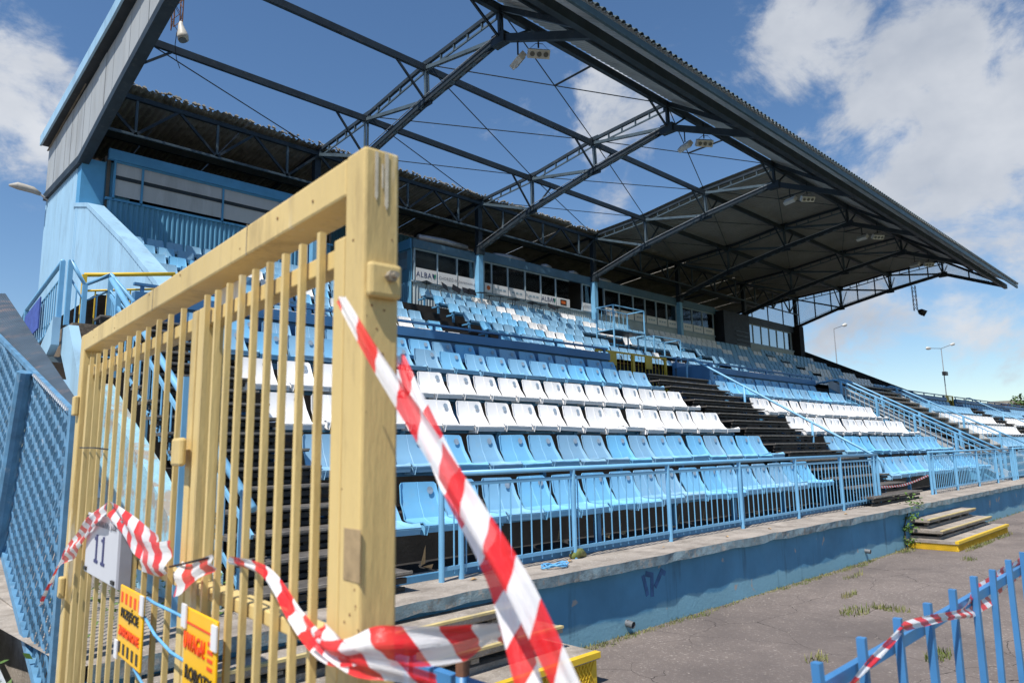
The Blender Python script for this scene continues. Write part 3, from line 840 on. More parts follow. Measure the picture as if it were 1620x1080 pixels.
def stair_rail2(x, label, off=0.0):
    e = empty('barred_stair_rail', (x, 6.8, -.5), label, 'handrail', 'barred rails of the middle staircase')
    a = (4.7, -.31+off); b = (8.75, 2.0+off); s_ = (b[1]-a[1])/(b[0]-a[0])
    MB().tube([(x,a[0],a[1]),(x,b[0],b[1]),(x,b[0]+.2,b[1]+.06),(x,b[0]+.75,b[1]-.02)], .027, 8).build('top_rail', M['rail'], e, True)
    MB().bar((x,a[0],a[1]-.14),(x,b[0],b[1]-.14),.02,.03).build('upper_rail', M['rail'], e)
    MB().bar((x,a[0],a[1]-.58),(x,b[0],b[1]-.58),.02,.03).build('lower_rail', M['rail'], e)
    for i in range(5):
        y = 4.75+i*1.0; z = a[1]+s_*(y-a[0]); MB().bar((x,y,z-.85),(x,y,z),.06,.06).build('post', M['rail'], e)
    for i in range(30):
        y = a[0]+.07+i*.133; z = a[1]+s_*(y-a[0]); MB().tube([(x,y,z-.58),(x,y,z-.14)], .009, 5).build('baluster', M['rail'], e)
stair_rail2(22.85, 'barred blue rail on the left edge of the middle staircase')
stair_rail2(23.35, 'second barred blue rail just inside the left edge of the middle staircase', .05)
stair_rail2(28.0, 'barred blue rail on the right edge of the middle staircase', .05)

# ------------------------------------------------------------------ upper tier parapet
def parapet(x0, x1, label):
    e = empty('upper_parapet', ((x0+x1)/2, 9.6, 1.1), label, 'parapet', 'blue parapets in front of the upper tier')
    MB().box(x0, x1, 9.56, 9.62, 1.1, 1.925).build('back_panel', M['fascia_d'], e)
    MB().box(x0, x1, 9.49, 9.62, 1.925, 2.075).build('band', M['fascia_d'], e)
    MB().box(x0, x1, 9.54, 9.60, 2.165, 2.20).build('rail', M['fascia_d'], e)
    n = int((x1-x0)/1.45)+1
    for i in range(n):
        xx = x0+.1+(x1-x0-.2)*i/max(1, n-1)
        MB().box(xx-.02, xx+.02, 9.55, 9.59, 2.07, 2.17).build('stub', M['fascia_d'], e)
M['fascia_d'] = mat('parapet_blue', (.055,.165,.33), .5, 0, .15, 1.5, dirt=(.05,.12,.22), dscale=3, dth=.6)
parapet(2.6, 12.15, 'dark blue parapet band above the near seat block')
parapet(14.75, 22.75, 'dark blue parapet band above the second seat block')
parapet(28.1, 37.0, 'dark blue parapet band above the third seat block')
parapet(38.6, 57.0, 'dark blue parapet band above the fourth seat block')
MB().box(14.75, 14.9, 8.6, 9.5, 1.0, 1.95).build('parapet_end_post', M['fascia_d'])
tag(bpy.data.objects['parapet_end_post'], 'dark blue end panel beside the back row, right of the yellow fence', 'panel')
# yellow fence with a dark barrier in the gap
def yfence(x0, x1, y, z0, z1, label, dark=True):
    e = empty('yellow_fence', ((x0+x1)/2, y, z0), label, 'fence')
    MB().bar((x0,y,z1),(x1,y,z1),.04,.04).build('top_rail', M['yel_dark'], e)
    MB().bar((x0,y,z0+.08),(x1,y,z0+.08),.04,.04).build('bottom_rail', M['yel_dark'], e)
    for t in (0,.5,1):
        xx = x0+(x1-x0)*t; MB().bar((xx,y,z0),(xx,y,z1+.02),.07,.05).build('post', M['yel_dark'], e)
    n = int((x1-x0)/.13)
    for i in range(1, n):
        xx = x0+(x1-x0)*i/n; MB().tube([(xx,y,z0+.08),(xx,y,z1)], .007, 5).build('bar', M['yel_dark'], e)
    for xx in (x0+.42, x0+1.78):
        if xx+.2 < x1: MB().box(xx,xx+.26,y-.015,y+.015,z1-.30,z1-.02).build('plate', M['yel_dark'], e)
    return e
yfence(11.85, 14.45, 9.62, 1.30, 2.15, 'yellow barred fence closing the gap in the upper parapet')
e = empty('crowd_barrier', (13.2, 9.75, 1.2), 'dark steel crowd barrier standing behind the yellow fence', 'barrier')
MB().tube([(12.25,9.78,1.1),(12.25,9.78,1.86),(12.33,9.78,1.95),(14.3,9.78,1.95),(14.38,9.78,1.86),(14.38,9.78,1.1)], .022, 8).build('frame', M['rust'], e, True)
MB().corr((12.3,9.80,1.1), (1,0,0), (0,0,.78), 2.05, .13, .03, (0,-1,0)).build('sheet', mat('barrier_sheet_dark',(.055,.050,.045),.7,0,.2,3), e)
yfence(36.95, 38.45, 9.62, 1.30, 2.2, 'far yellow barred fence beyond the third seat block')

# ------------------------------------------------------------------ filming platform in the upper tier
e = empty('filming_platform', (21, 15, 3.3), 'blue tube platform standing among the upper seats', 'platform')
def box_frame(x0, x1, y0, y1, zb, zf, zt):
    for xx in (x0, x1):
        for yy in (y0, y1):
            MB().bar((xx,yy,zb),(xx,yy,zt),.04,.04).build('post', M['rail'], e)
    for zz in (zf, zt):
        MB().bar((x0,y0,zz),(x1,y0,zz),.035,.035).build('rail', M['rail'], e)
        MB().bar((x0,y1,zz),(x1,y1,zz),.035,.035).build('rail', M['rail'], e)
        MB().bar((x0,y0,zz),(x0,y1,zz),.035,.035).build('rail', M['rail'], e)
        MB().bar((x1,y0,zz),(x1,y1,zz),.035,.035).build('rail', M['rail'], e)
    MB().box(x0, x1, y0, y1, zf-.03, zf).build('deck', M['steel_lit'], e)
box_frame(19.15, 20.95, 14.75, 15.5, 3.2, 4.10, 4.95)
box_frame(21.0, 22.7, 14.4, 15.1, 2.9, 3.30, 4.0)
for i in range(7):
    MB().tube([(19.2+.25*i,15.5,4.12),(19.2+.25*i,15.5,4.95)], .012, 5).build('bar', M['rail'], e)

# ------------------------------------------------------------------ press booths
BYF = 19.3
def booth(name, x0, x1, zt, zw1, zw0, zs, zb, wins, label, cladm, boards, frame_m, glass, closed_left=True, topm=None):
    e = empty(name, ((x0+x1)/2, BYF, zb), label, 'booth')
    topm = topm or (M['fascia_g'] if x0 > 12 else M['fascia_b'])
    MB().corr((x0,BYF,zb), (1,0,0), (0,0,zs-zb), x1-x0, .125, .03, (0,-1,0)).build('cladding', cladm, e)
    MB().box(x0-.05, x1+.05, BYF-.10, BYF+.02, zw1, zt).build('fascia', topm, e)
    MB().box(x0-.05, x1+.05, BYF-.05, BYF+.04, zs-.03, zs+.03).build('sill', frame_m, e)
    MB().box(x0, x1, BYF+.02, BYF+3.3, zt-.12, zt-.02).build('ceiling', M['room'], e)
    MB().box(x0, x1, BYF+.05, BYF+3.3, zb, zb+.1).build('floor', M['room'], e)
    MB().box(x0, x1, BYF+3.2, BYF+3.3, zb, zt-.1).build('back_wall', M['room'], e)
    for xx in ((x0, x1) if closed_left else (x1,)):
        MB().box(xx-.04, xx+.04, BYF+.05, BYF+3.3, zb, zt-.1).build('side_wall', M['room'], e)
    for a, b in zip(wins[:-1], wins[1:]):
        if (a, b) in (boards.get('open', [])): continue
        f = MB().box(a-.025, a+.025, BYF-.05, BYF+.03, zs, zw1).box(a+.025, b, BYF-.045, BYF+.02, zw1-.05, zw1).build('window_frame', frame_m, e)
        MB().box(a+.025, b-.02, BYF-.012, BYF-.004, zw0, zw1-.05).build('pane', glass, f)
    rb = random.Random(int(x0*10))
    for a, b in zip(wins[:-1], wins[1:]):
        if rb.random() < .45:
            d_ = rb.uniform(.12,.5)*(zw1-zw0); MB().box(a+.05, b-.05, BYF+.06, BYF+.07, zw1-.06-d_, zw1-.06).build('blind', M['blind'], e)
        if rb.random() < .6: MB().box(a+.1, a+.1+rb.uniform(.2,.5), BYF+1.2, BYF+1.4, zw0-.2, zw0+rb.uniform(.1,.35)).build('cabinet', M['panel_g'], e)
    MB().box(wins[-1]-.025, wins[-1]+.025, BYF-.05, BYF+.03, zs, zw1).build('mullion', frame_m, e)
    return e
wr = [14.0,15.0,15.9,16.75]
b1 = booth('press_booth', 13.95, 16.78, 7.32, 7.02, 6.36, 5.84, 4.75, wr, 'grey clad press booth left of the first blue column', M['clad_g'], {}, M['wframe'], M['glass'])
wr2 = [17.2,17.6,18.45,19.4,20.3,21.2,22.05,22.9,23.55]
b2 = booth('press_booth', 17.05, 23.45, 7.46, 7.12, 6.30, 5.90, 4.75, wr2, 'grey clad press booth between the first and second blue columns', M['clad_g'], {'open': [(22.05,22.9)]}, M['wframe'], M['glass'])
wr3 = [24.4,25.5,26.55,27.5,28.4,29.3,30.15]
b3 = booth('press_booth', 23.75, 30.2, 7.46, 7.12, 6.30, 5.90, 4.75, wr3, 'press booth between the second and third blue columns, partly in shade', M['clad_g'], {}, M['wframe'], M['glass'])
wr4 = [30.6,31.6,32.6,33.7]
b4 = booth('press_booth', 30.4, 33.8, 7.46, 7.12, 6.30, 5.90, 4.75, wr4, 'short shaded press booth right of the third blue column', M['clad_g'], {}, M['wframe'], M['glass'])
wr5 = [37.2,38.1,39.1,40.1,41.1,42.1,43.0]
b5 = booth('press_booth', 37.0, 43.3, 7.46, 7.05, 5.95, 5.90, 4.75, wr5, 'shaded booth with pale reflecting windows at the far right end', M['clad_g'], {}, M['wframe'], M['glass_l'], True, M['steel'])  # dark steel colour on this fascia stands in for its shade
wl = [4.62,5.28,7.38,9.1,10.6]
b0 = booth('press_booth', 4.5, 10.8, 7.80, 7.53, 6.62, 6.50, 4.75, wl, 'blue clad booth with wide grey windows at the left end', M['clad_b'], {}, M['fascia_b'], M['pane_g'])
g = MB().box(4.62,10.6,BYF-.03,BYF-.016,7.05,7.15); g.build('window_bar', M['steel'], b0)
# white advertising boards under the windows, with lettering
def text_mesh(body, size, m, name='lettering', ext=.002):
    c = bpy.data.curves.new('t', 'FONT'); c.body = body; c.size = size; c.extrude = ext; c.align_x = 'CENTER'; c.align_y = 'CENTER'; c.resolution_u = 2; c.space_character = 1.14
    o = bpy.data.objects.new('t', c); COL.objects.link(o)
    dg = bpy.context.evaluated_depsgraph_get(); dg.update()
    me = bpy.data.meshes.new_from_object(o.evaluated_get(dg))
    bpy.data.objects.remove(o)
    me.materials.clear(); me.materials.append(m); me.name = name
    return me
def put_text(body, size, m, parent, loc, mat3, sx=1.0):
    me = text_mesh(body, size, m)
    o = bpy.data.objects.new('lettering', me); COL.objects.link(o); o.parent = parent
    if len(body) > 2: o['kind'] = 'stuff'
    o.matrix_local = Matrix.Translation(Vector(loc)-parent.location) @ mat3.to_4x4() @ Matrix.Diagonal((sx,1,1,1))
    return o
FRONT = Matrix(((1,0,0),(0,0,-1),(0,1,0)))      # lettering faces -Y
def shield(x, z, s, parent):
    y = BYF-.075
    MB().prism([(x-s,y,z+s),(x,y,z+s*.8),(x,y,z-s*1.2),(x-s*.8,y,z-s*.3)], (0,-.003,0)).build('emblem', M['ink_navy'], parent)
    MB().prism([(x,y,z+s*.8),(x+s,y,z+s),(x+s*.8,y,z-s*.3),(x,y,z-s*1.2)], (0,-.003,0)).build('emblem', M['ink_green'], parent)
boards = [(14.05,14.95,'ALBA','n'),(15.02,15.88,'CHORZÓW','g'),(15.95,16.72,'chorzowski.pl','g'),
          (17.22,17.58,'','o'),(17.64,18.42,'','g'),(18.48,19.36,'','g'),(19.44,20.27,'','g'),(20.33,21.17,'ALBA','n'),(21.23,22.02,'','x'),(22.93,23.42,'CHORZÓW','g'),
          (24.45,25.45,'ALBA','n'),(25.53,26.5,'','o'),(26.6,27.45,'','g'),(27.55,28.35,'','g'),(28.45,29.25,'','g'),(29.35,30.1,'','g'),(30.65,31.55,'','g'),(31.65,32.55,'','g'),(32.65,33.65,'','g')]
for j, (a, b, tx, st) in enumerate(boards):
    z0, z1 = (5.87, 6.33) if a < 17 else (5.93, 6.28)
    what = {'n': 'with navy lettering and a small shield', 'g': 'with faint grey lettering', 'o': 'with an orange emblem', 'x': 'with a black and orange emblem'}[st]
    e = empty('advertising_board', ((a+b)/2, BYF-.06, z0), 'white board %s under the booth windows, %s from left' % (what, ordn(j+1)), 'board', 'boards below the booth windows')
    MB().box(a, b, BYF-.070, BYF-.055, z0, z1).build('panel', M['white'], e)
    xc = (a+b)/2; zc_ = (z0+z1)/2; yy = BYF-.073
    if st == 'n':
        put_text(tx, .27, M['ink_navy'], e, (xc-.12, yy, zc_), FRONT, .95); shield(b-.13, zc_+.02, .085, e)
    elif tx:
        put_text(tx, .15 if len(tx) > 8 else .16, M['ink_grey'], e, (xc, yy, zc_+.02), FRONT, .9)
    elif st == 'x':
        MB().box(xc-.2,xc+.18,yy-.002,yy,zc_-.12,zc_+.12).build('emblem', M['ink_blk'], e)
        MB().box(xc-.14,xc+.12,yy-.005,yy-.003,zc_-.06,zc_+.06).build('emblem_centre', M['ink_orange'], e)
    elif st == 'o':
        MB().tube([(xc,yy,zc_),(xc,yy-.003,zc_)], .09, 10).build('emblem', M['ink_orange'], e)
    else:
        for q in range(3): MB().box(xc-.28+.2*q,xc-.14+.2*q,yy-.002,yy,zc_-.03,zc_+.04).build('faint_mark', M['wframe'], e)
# left return of the first grey booth, with side windows
e = empty('booth_side', (13.9, 20, 4.7), 'blue side wall with small windows at the left end of the grey booth', 'wall')
MB().corr((13.90,BYF+.0,4.75), (0,1,0), (0,0,1.1), 3.2, .125, .03, (-1,0,0)).build('cladding', M['clad_b'], e)
MB().box(13.84, 13.92, BYF, BYF+3.2, 7.0, 7.34).build('fascia', M['fascia_b'], e)
for i in range(3): MB().box(13.88,13.90,BYF+.25+i*1.0,BYF+.95+i*1.0,6.3,6.95).build('pane', M['frost'], e)
MB().box(13.9,13.93,BYF,BYF+3.2,5.85,7.0).build('back_panel', M['clad_b'], e)
# ducts on the booth roofs
for j, (x, l) in enumerate(((15.4,2.2),(18.7,1.6),(20.8,.5),(22.5,.5),(24.6,.9))):
    g = MB().tube([(x-l/2,BYF+.15,7.50),(x,BYF+.12,7.55),(x+l/2,BYF+.15,7.52)], .12, 10)
    tag(g.build('roof_duct', M['galv'], None, True), 'silvery flexible duct on the booth roof, %s from the left' % ordn(j+1), 'duct', 'ducts on the booth roofs')
# near-black box painted as the shade of the kiosk between the booths
e = empty('dark_kiosk', (35.4, 18.9, 4.75), 'dark blue kiosk with slatted front between the far booths', 'kiosk')
MB().box(34.0,36.8,18.8,21,4.75,7.3).build('body', mat('kiosk_dark_blue',(.008,.012,.02),.6,0,.2,2), e)
for i in range(5): MB().box(35.2,36.6,18.76,18.80,5.3+i*.24,5.34+i*.24).build('slat', M['steel_lit'], e)

# ------------------------------------------------------------------ roof
KX = 10.15
FX = [KX+6.7*i for i in range(6)]
nodes = dict(ridge=(10.70,10.03), knee=(10.69,9.27), u1=(13.49,9.86), l1=(13.45,8.83), u2=(16.28,9.49), l2=(16.29,8.27), u3=(18.98,9.33), col=(19.12,7.45), tip=(7.95,8.07), back=(23.2,8.95))
def T(x, n, dz=0, dy=0): return Vector((x, nodes[n][0]+dy, nodes[n][1]+dz))
def truss(x, label, braces=True, lit=True):
    e = empty('roof_truss', (x, 19.12, 4.7), label, 'truss', 'roof trusses')
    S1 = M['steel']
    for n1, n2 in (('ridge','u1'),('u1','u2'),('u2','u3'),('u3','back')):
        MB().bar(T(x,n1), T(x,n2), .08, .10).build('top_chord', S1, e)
    for n1, n2 in (('ridge','u1'),('u1','u2'),('u2','u3')):
        a, b = T(x,n1,-.21), T(x,n2,-.21)
        g = MB().bar(a, b, .035, .045)
        nn = 5
        for i in range(nn+1):
            p = a.lerp(b, (i+.2)/(nn+.4)); g.bar(p, p+V(0,0,.19), .06, .03)
        g.build('cleat_rail', M['steel_lit'], e)
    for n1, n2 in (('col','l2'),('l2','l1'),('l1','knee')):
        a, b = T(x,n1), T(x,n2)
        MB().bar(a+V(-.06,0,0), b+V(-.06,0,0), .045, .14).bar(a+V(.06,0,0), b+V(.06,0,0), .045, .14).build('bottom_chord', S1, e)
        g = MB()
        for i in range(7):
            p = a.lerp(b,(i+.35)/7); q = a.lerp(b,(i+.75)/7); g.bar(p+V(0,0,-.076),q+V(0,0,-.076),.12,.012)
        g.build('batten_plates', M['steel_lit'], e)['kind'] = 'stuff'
    MB().bar(T(x,'knee'), T(x,'tip'), .12, .17).build('eave_strut', S1, e)
    MB().bar(T(x,'ridge'), T(x,'tip',.10), .10, .12).build('eave_rafter', S1, e)
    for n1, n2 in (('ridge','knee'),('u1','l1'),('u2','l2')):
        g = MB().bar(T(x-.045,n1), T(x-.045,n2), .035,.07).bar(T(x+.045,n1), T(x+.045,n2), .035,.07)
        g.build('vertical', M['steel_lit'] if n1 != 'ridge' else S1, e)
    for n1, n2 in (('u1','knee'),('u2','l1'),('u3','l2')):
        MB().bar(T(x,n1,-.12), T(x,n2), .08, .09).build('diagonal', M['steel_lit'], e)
    if braces:
        for n1, n2 in (('ridge','knee'),('u1','l1'),('u2','l2')):
            for sx in (-1, 1):
                MB().bar(T(x+sx*1.05,n1,-.08), T(x+sx*.06,n2), .05, .05).build('fly_brace', S1, e)
    g = MB().box(x-.11,x+.11,19.02,19.24,4.7,7.3); g.build('column', M['rail'], e)
    MB().box(x-.10,x+.10,19.03,19.23,7.3,9.3).build('column_head', S1, e)
    for n1 in ('u1','u2','l1','l2'):
        p = T(x,n1); MB().box(x-.02,x+.02,p.y-.20,p.y+.20,p.z-.15,p.z+.10).build('gusset_plate', S1, e)
        for dy_ in (-.12,.12): MB().tube([(x-.03,p.y+dy_,p.z-.05),(x+.03,p.y+dy_,p.z-.05)], .016, 6).build('bolt', M['steel_lit'], e)
    MB().tube([T(x-.11,'col',.12), T(x-.11,'l2',.10), T(x-.11,'l1',.08), T(x-.11,'knee',.05)], .014, 5).build('conduit', M['galv'], e)
    MB().box(x-.14,x+.14,18.95,19.26,7.25,7.50).build('gusset', S1, e)
    MB().box(x-.10,x+.10,10.5,10.9,9.1,9.36).build('knee_gusset', S1, e)
    return e
for i, x in enumerate(FX):
    truss(x, 'dark blue steel roof truss on its column, %s' % ['the nearest','second from the left','third from the left','fourth from the left','fifth from the left','last, at the far gable'][i])
XL = 3.92
# purlins and long beams
def beam(name, y, z, x0, x1, w, h, label, m=None, cat='beam'):
    tag(MB().bar((x0,y,z),(x1,y,z),w,h).build(name, m or M['steel']), label, cat)
beam('purlin', 13.49, 9.73, XL, FX[5], .09, .17, 'long dark roof purlin nearer the front, crossing the open roof bays')
beam('purlin', 16.28, 9.38, XL, FX[5], .09, .17, 'long dark roof purlin nearer the back, crossing the open roof bays')
beam('ridge_beam', 10.70, 9.98, XL-.3, FX[5]+.3, .12, .20, 'dark beam along the roof ridge above the floodlights')
beam('eave_beam', 7.98, 8.10, XL-.3, FX[5]+.4, .14, .22, 'dark beam along the front eave of the roof')
beam('flap_purlin', 9.35, 9.22, XL-.3, FX[5]+.3, .05, .08, 'thin purlin under the front roof flap')
beam('back_purlin', 21.2, 9.02, XL, FX[5], .1, .2, 'back purlin above the booth roofs')
# lattice girder along the columns
e = empty('lattice_girder', (15, 19.0, 8.2), 'zigzag lattice girder along the back edge of the open roof', 'girder')
MB().bar((XL,18.98,9.22),(FX[5],18.98,9.22),.10,.12).build('top_chord', M['steel'], e)
MB().bar((XL,18.98,8.22),(FX[5],18.98,8.22),.06,.06).build('bottom_chord', M['steel_lit'], e)
xs_ = []
x = XL; k = 0
edges_ = [XL]+FX
for a, b in zip(edges_[:-1], edges_[1:]):
    for j in range(3):
        xa = a+(b-a)*j/3; xb = a+(b-a)*(j+1)/3; xm = (xa+xb)/2
        MB().bar((xm,18.98,8.24),(xm,18.98,9.2),.06,.06).build('vertical', M['steel_lit'], e)
        MB().bar((xa,18.98,9.2),(xm,18.98,8.24),.06,.07).build('diagonal', M['steel'], e)
        MB().bar((xm,18.98,8.24),(xb,18.98,9.2),.06,.07).build('diagonal', M['steel'], e)
# rod bracing between the trusses
def P_(x, n): return T(x, n, -.02)
ch = ['ridge','u1','u2','u3']
for i in range(5):
    e = empty('rod_bracing', ((FX[i]+FX[i+1])/2, 14, 8.9), 'crossed steel bracing rods in the %s roof bay after the nearest truss' % ordn(i+1), 'bracing', 'roof bracing')
    for n1, n2 in zip(ch[:-1], ch[1:]):
        for p, q in ((n1, n2), (n2, n1)):
            MB().tube([P_(FX[i],p), P_(FX[i+1],q)], .016, 5).build('rod', M['steel'], e)
        if n1 == 'ridge':
            c = (P_(FX[i],n1)+P_(FX[i+1],n2))/2
            MB().tube([c, V(c.x, 10.7, 9.95)], .03, 6).build('strut', M['steel'], e)
e = empty('rod_bracing', (7, 14, 8.9), 'bracing rods beside the left gable of the roof', 'bracing', 'roof bracing')
MB().tube([P_(XL,'u2'), P_(FX[0],'u3')], .016, 5).build('rod', M['steel'], e)
MB().bar((XL+1.0,16.28,9.32),(XL+.05,16.28,8.5),.05,.05).build('fly_brace', M['steel'], e)
MB().bar((XL+1.0,13.49,9.6),(XL+.05,13.49,8.9),.05,.05).build('fly_brace', M['steel'], e)
# roof sheets
e = empty('front_roof_flap', (20, 9.2, 8.1), 'sloping corrugated roof flap along the front eave', 'roof')
ed = [XL-.45]+FX[:-1]+[FX[5]+.65]
fl = Vector((0, 7.48-10.78, 8.16-10.24))
for a, b in zip(ed[:-1], ed[1:]):
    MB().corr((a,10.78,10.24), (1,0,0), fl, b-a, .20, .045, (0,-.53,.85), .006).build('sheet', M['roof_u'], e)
MB().corr((ed[0],7.47,8.20), (1,0,0), V(0,.0,-.0)+V(0,.16,.10)*1.0, ed[-1]-ed[0], .20, .05, (0,-.53,.85), .006).build('eave_capping', M['roof_edge'], e)
MB().box(ed[0], ed[-1], 7.50, 7.56, 7.98, 8.13).build('eave_fascia', M['roof_edge'], e)
e = empty('main_roof', (33, 15, 9.4), 'pale corrugated roof sheets over the right half of the stand', 'roof')
e2 = [FX[2]-.1, FX[3], FX[4], FX[5]+.3]
lines = [(10.7,10.17),(13.49,9.99),(16.28,9.62),(19.0,9.46)]
for a, b in zip(e2[:-1], e2[1:]):
    for (y0,z0),(y1,z1) in zip(lines[:-1], lines[1:]):
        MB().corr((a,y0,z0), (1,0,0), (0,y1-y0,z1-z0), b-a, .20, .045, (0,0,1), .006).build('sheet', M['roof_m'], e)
e = empty('back_roof', (20, 21, 9.2), 'old grey brown corrugated roof over the press booths, with a broken edge', 'roof')
random.seed(3)
xx = XL-.1
while xx < FX[5]+.3:
    w = min(1.0, FX[5]+.3-xx); j = random.uniform(-.10, .06)
    MB().corr((xx,18.82+j,9.42+random.uniform(-.01,.02)), (1,0,0), (0,23.5-18.82-j,-.45), w, .17, .05, (0,0,1), .012, flat=.2).build('sheet', M['roof_o'], e)
    xx += w
g = MB()      # lumps of broken sheet and moss along that edge
for i in range(420):
    x = XL+random.random()*(FX[2]-XL); s_ = random.uniform(.02,.07); y = 18.80+random.uniform(-.06,.05); z = 9.46+random.uniform(-.03,.05)
    g.add([(x-s_,y-s_*.7,z),(x+s_,y-s_*.5,z-.01),(x+s_*.6,y+s_,z),(x-s_*.5,y+s_*.8,z+.01),(x+random.uniform(-.02,.02),y,z+s_*1.1)], [(0,1,4),(1,2,4),(2,3,4),(3,0,4),(3,2,1,0)])
mo = g.build('broken_edge', M['roof_o'], e); mo['kind'] = 'stuff'
# back wall
g = MB().corr((XL,23.35,-1.65), (1,0,0), (0,0,10.6), FX[5]-XL+.5, .25, .03, (0,-1,0))
tag(g.build('back_wall', M['clad_b']), 'blue corrugated back wall behind the press booths', 'wall')

# ------------------------------------------------------------------ left end of the stand
e = empty('end_wall', (XL, 18, -1.65), 'pale blue corrugated end wall with grey roof panels at the left end', 'wall')
MB().corr((XL,19.75,-1.6), (0,1,0), (0,0,9.15), 3.65, .15, .035, (-1,0,0)).build('cladding', M['clad'], e)
cop = [(19.8,6.28),(18.4,5.90),(15.27,4.28),(13.5,3.28),(12.2,2.50)]
y = 12.2
while y < 19.75:
    y2 = min(y+.5, 19.75)
    def cz(yy):
        for (ya_,za_),(yb2,zb2) in zip(cop[1:], cop[:-1]):
            if ya_ <= yy <= yb2: return za_+(zb2-za_)*(yy-ya_)/(yb2-ya_)
        return cop[0][1] if yy > cop[0][0] else cop[-1][1]
    za_, zb2 = cz(y), cz(y2)
    nn = 5
    for q in range(nn):
        ya2 = y+(y2-y)*q/nn; yb3 = y+(y2-y)*(q+1)/nn; zz = min(cz(ya2), cz(yb3))
        pass
    y = y2
g = MB(); yy = 12.2; ii = 0
prof = []
while yy < 19.76:
    prof.append((yy, XL-(.035 if ii % 4 in (2, 3) else 0))); yy += .0375; ii += 1
b0_ = len(g.v)
for yy, xx in prof: g.v += [Vector((xx,yy,-1.6)), Vector((xx,yy,cz(yy)))]
for i in range(len(prof)-1): g.f.append([2*i,2*i+2,2*i+3,2*i+1]); g.m.append(0)
g.build('raked_cladding', M['clad'], e)
for (ya_,za_),(yb2,zb2) in zip(cop[1:], cop[:-1]):
    MB().bar((XL+.13,ya_,za_+.04),(XL+.13,yb2,zb2+.04),.36,.10).build('coping', M['rail_pale'] if 'rail_pale' in M else M['clad'], e)
MB().box(XL-.02,XL+.5,19.35,19.72,3,7.45).build('corner_column', M['fascia_b'], e)
MB().corr((XL+.5,19.40,4.7), (1,0,0), (0,0,2.8), .62, .10, .02, (0,-1,0)).build('return_cladding', M['clad_b'], e)
# grey panels between the gable chords
nm = ['tip','knee','l1','l2','col']
lowc = [(8.0,8.02),(10.69,9.15),(13.45,8.7),(16.29,8.12),(19.4,7.42),(23.4,7.55)]
topc = [(7.6,8.25),(10.7,10.22),(13.49,10.1),(16.28,9.75),(19.4,9.5),(23.4,9.2)]
def interp(tab, y):
    for (a,za_),(b,zb2) in zip(tab[:-1], tab[1:]):
        if a <= y <= b: return za_+(zb2-za_)*(y-a)/(b-a)
    return tab[-1][1]
random.seed(11)
y = 8.2
while y < 23.3:
    y2 = min(y+.62, 23.4)
    MB().prism([(XL-.04,y+.012,interp(lowc,y)),(XL-.04,y2-.012,interp(lowc,y2)),(XL-.04,y2-.012,interp(topc,y2)-.22),(XL-.04,y+.012,interp(topc,y)-.22)], (-.02+random.uniform(-.006,.006),0,0)).build('panel', M['panel_d'], e)
    y = y2
for (a,za_),(b,zb2) in zip(lowc[:-1], lowc[1:]):
    MB().bar((XL+.01,a,za_-.04),(XL+.01,b,zb2-.04),.24,.20).build('chord_cladding', M['steel'], e)
for (a,za_),(b,zb2) in zip(topc[1:-1], topc[2:]):
    MB().bar((XL-.28,a,za_-.02),(XL-.28,b,zb2-.02),.05,.30).build('barge_board', M['clad'], e)
    MB().bar((XL-.13,a,za_-.12),(XL-.13,b,zb2-.12),.25,.05).build('soffit', M['steel'], e)
# lamp on the end wall
e = empty('wall_lamp', (XL, 22.9, 7.5), 'old cobra head lamp on the corner of the left end wall', 'lamp')
MB().tube([(XL-.02,23.1,7.35),(XL-.25,23.15,7.52)], .03, 8).build('arm', M['galv'], e)
MB().tube([(XL-.22,23.15,7.50),(XL-.4,23.2,7.60),(XL-.75,23.28,7.66),(XL-.95,23.32,7.64)], [.05,.10,.11,.03], 12).build('head', M['lamp_d'], e, True)
# lattice mast with a bell lamp hanging at the left gable, and the one at the far gable
def hang_mast(x, y, zt, zb2, label, lampm):
    e = empty('lattice_mast', (x, y, zb2), label, 'mast', 'lattice masts hung from the roof')
    r = .085; cs = [(x-r,y-r),(x+r,y-r),(x+r,y+r),(x-r,y+r)]
    for cx, cy in cs: MB().tube([(cx,cy,zb2),(cx,cy,zt)], .014, 5).build('chord', M['rust'], e)
    g = MB(); n = int((zt-zb2)/.22)
    for i in range(n):
        z0 = zb2+i*(zt-zb2)/n; z1 = zb2+(i+1)*(zt-zb2)/n
        for k in range(4):
            a = cs[k]; b = cs[(k+1)%4]
            if i % 2: a, b = b, a
            g.tube([(a[0],a[1],z0),(b[0],b[1],z1)], .008, 4)
    g.build('lacing', M['rust'], e)['kind'] = 'stuff'
    return e
e = hang_mast(4.55, 14.9, 11.2, 9.05, 'rusty lattice mast with a bell lamp above the left purlin', M['lamp'])
MB().tube([(4.6,14.8,9.22),(4.6,14.8,9.15),(4.62,14.78,9.02),(4.64,14.76,8.90),(4.65,14.75,8.80)], [.03,.05,.08,.115,.11], 14).build('bell_lamp', M['lamp'], e, True)
MB().tube([(4.65,14.75,8.802),(4.655,14.745,8.785)], .095, 14).build('lens', M['lens'], e)
MB().tube([(4.5,14.7,8.9),(4.48,14.7,8.6),(4.52,14.7,8.3),(4.6,14.7,8.1)], .008, 4).build('loose_cable', M['black'], e)
e = hang_mast(43.7, 12.25, 8.9, 7.45, 'dark lattice mast with lamps hanging below the far gable', M['lamp'])
for dx in (-.15,.25): MB().tube([(43.7+dx,12.1,7.42),(43.7+dx,12.0,7.35),(43.75+dx,11.85,7.25)], [.05,.16,.18], 12).build('lamp_head', M['black'], e, True)

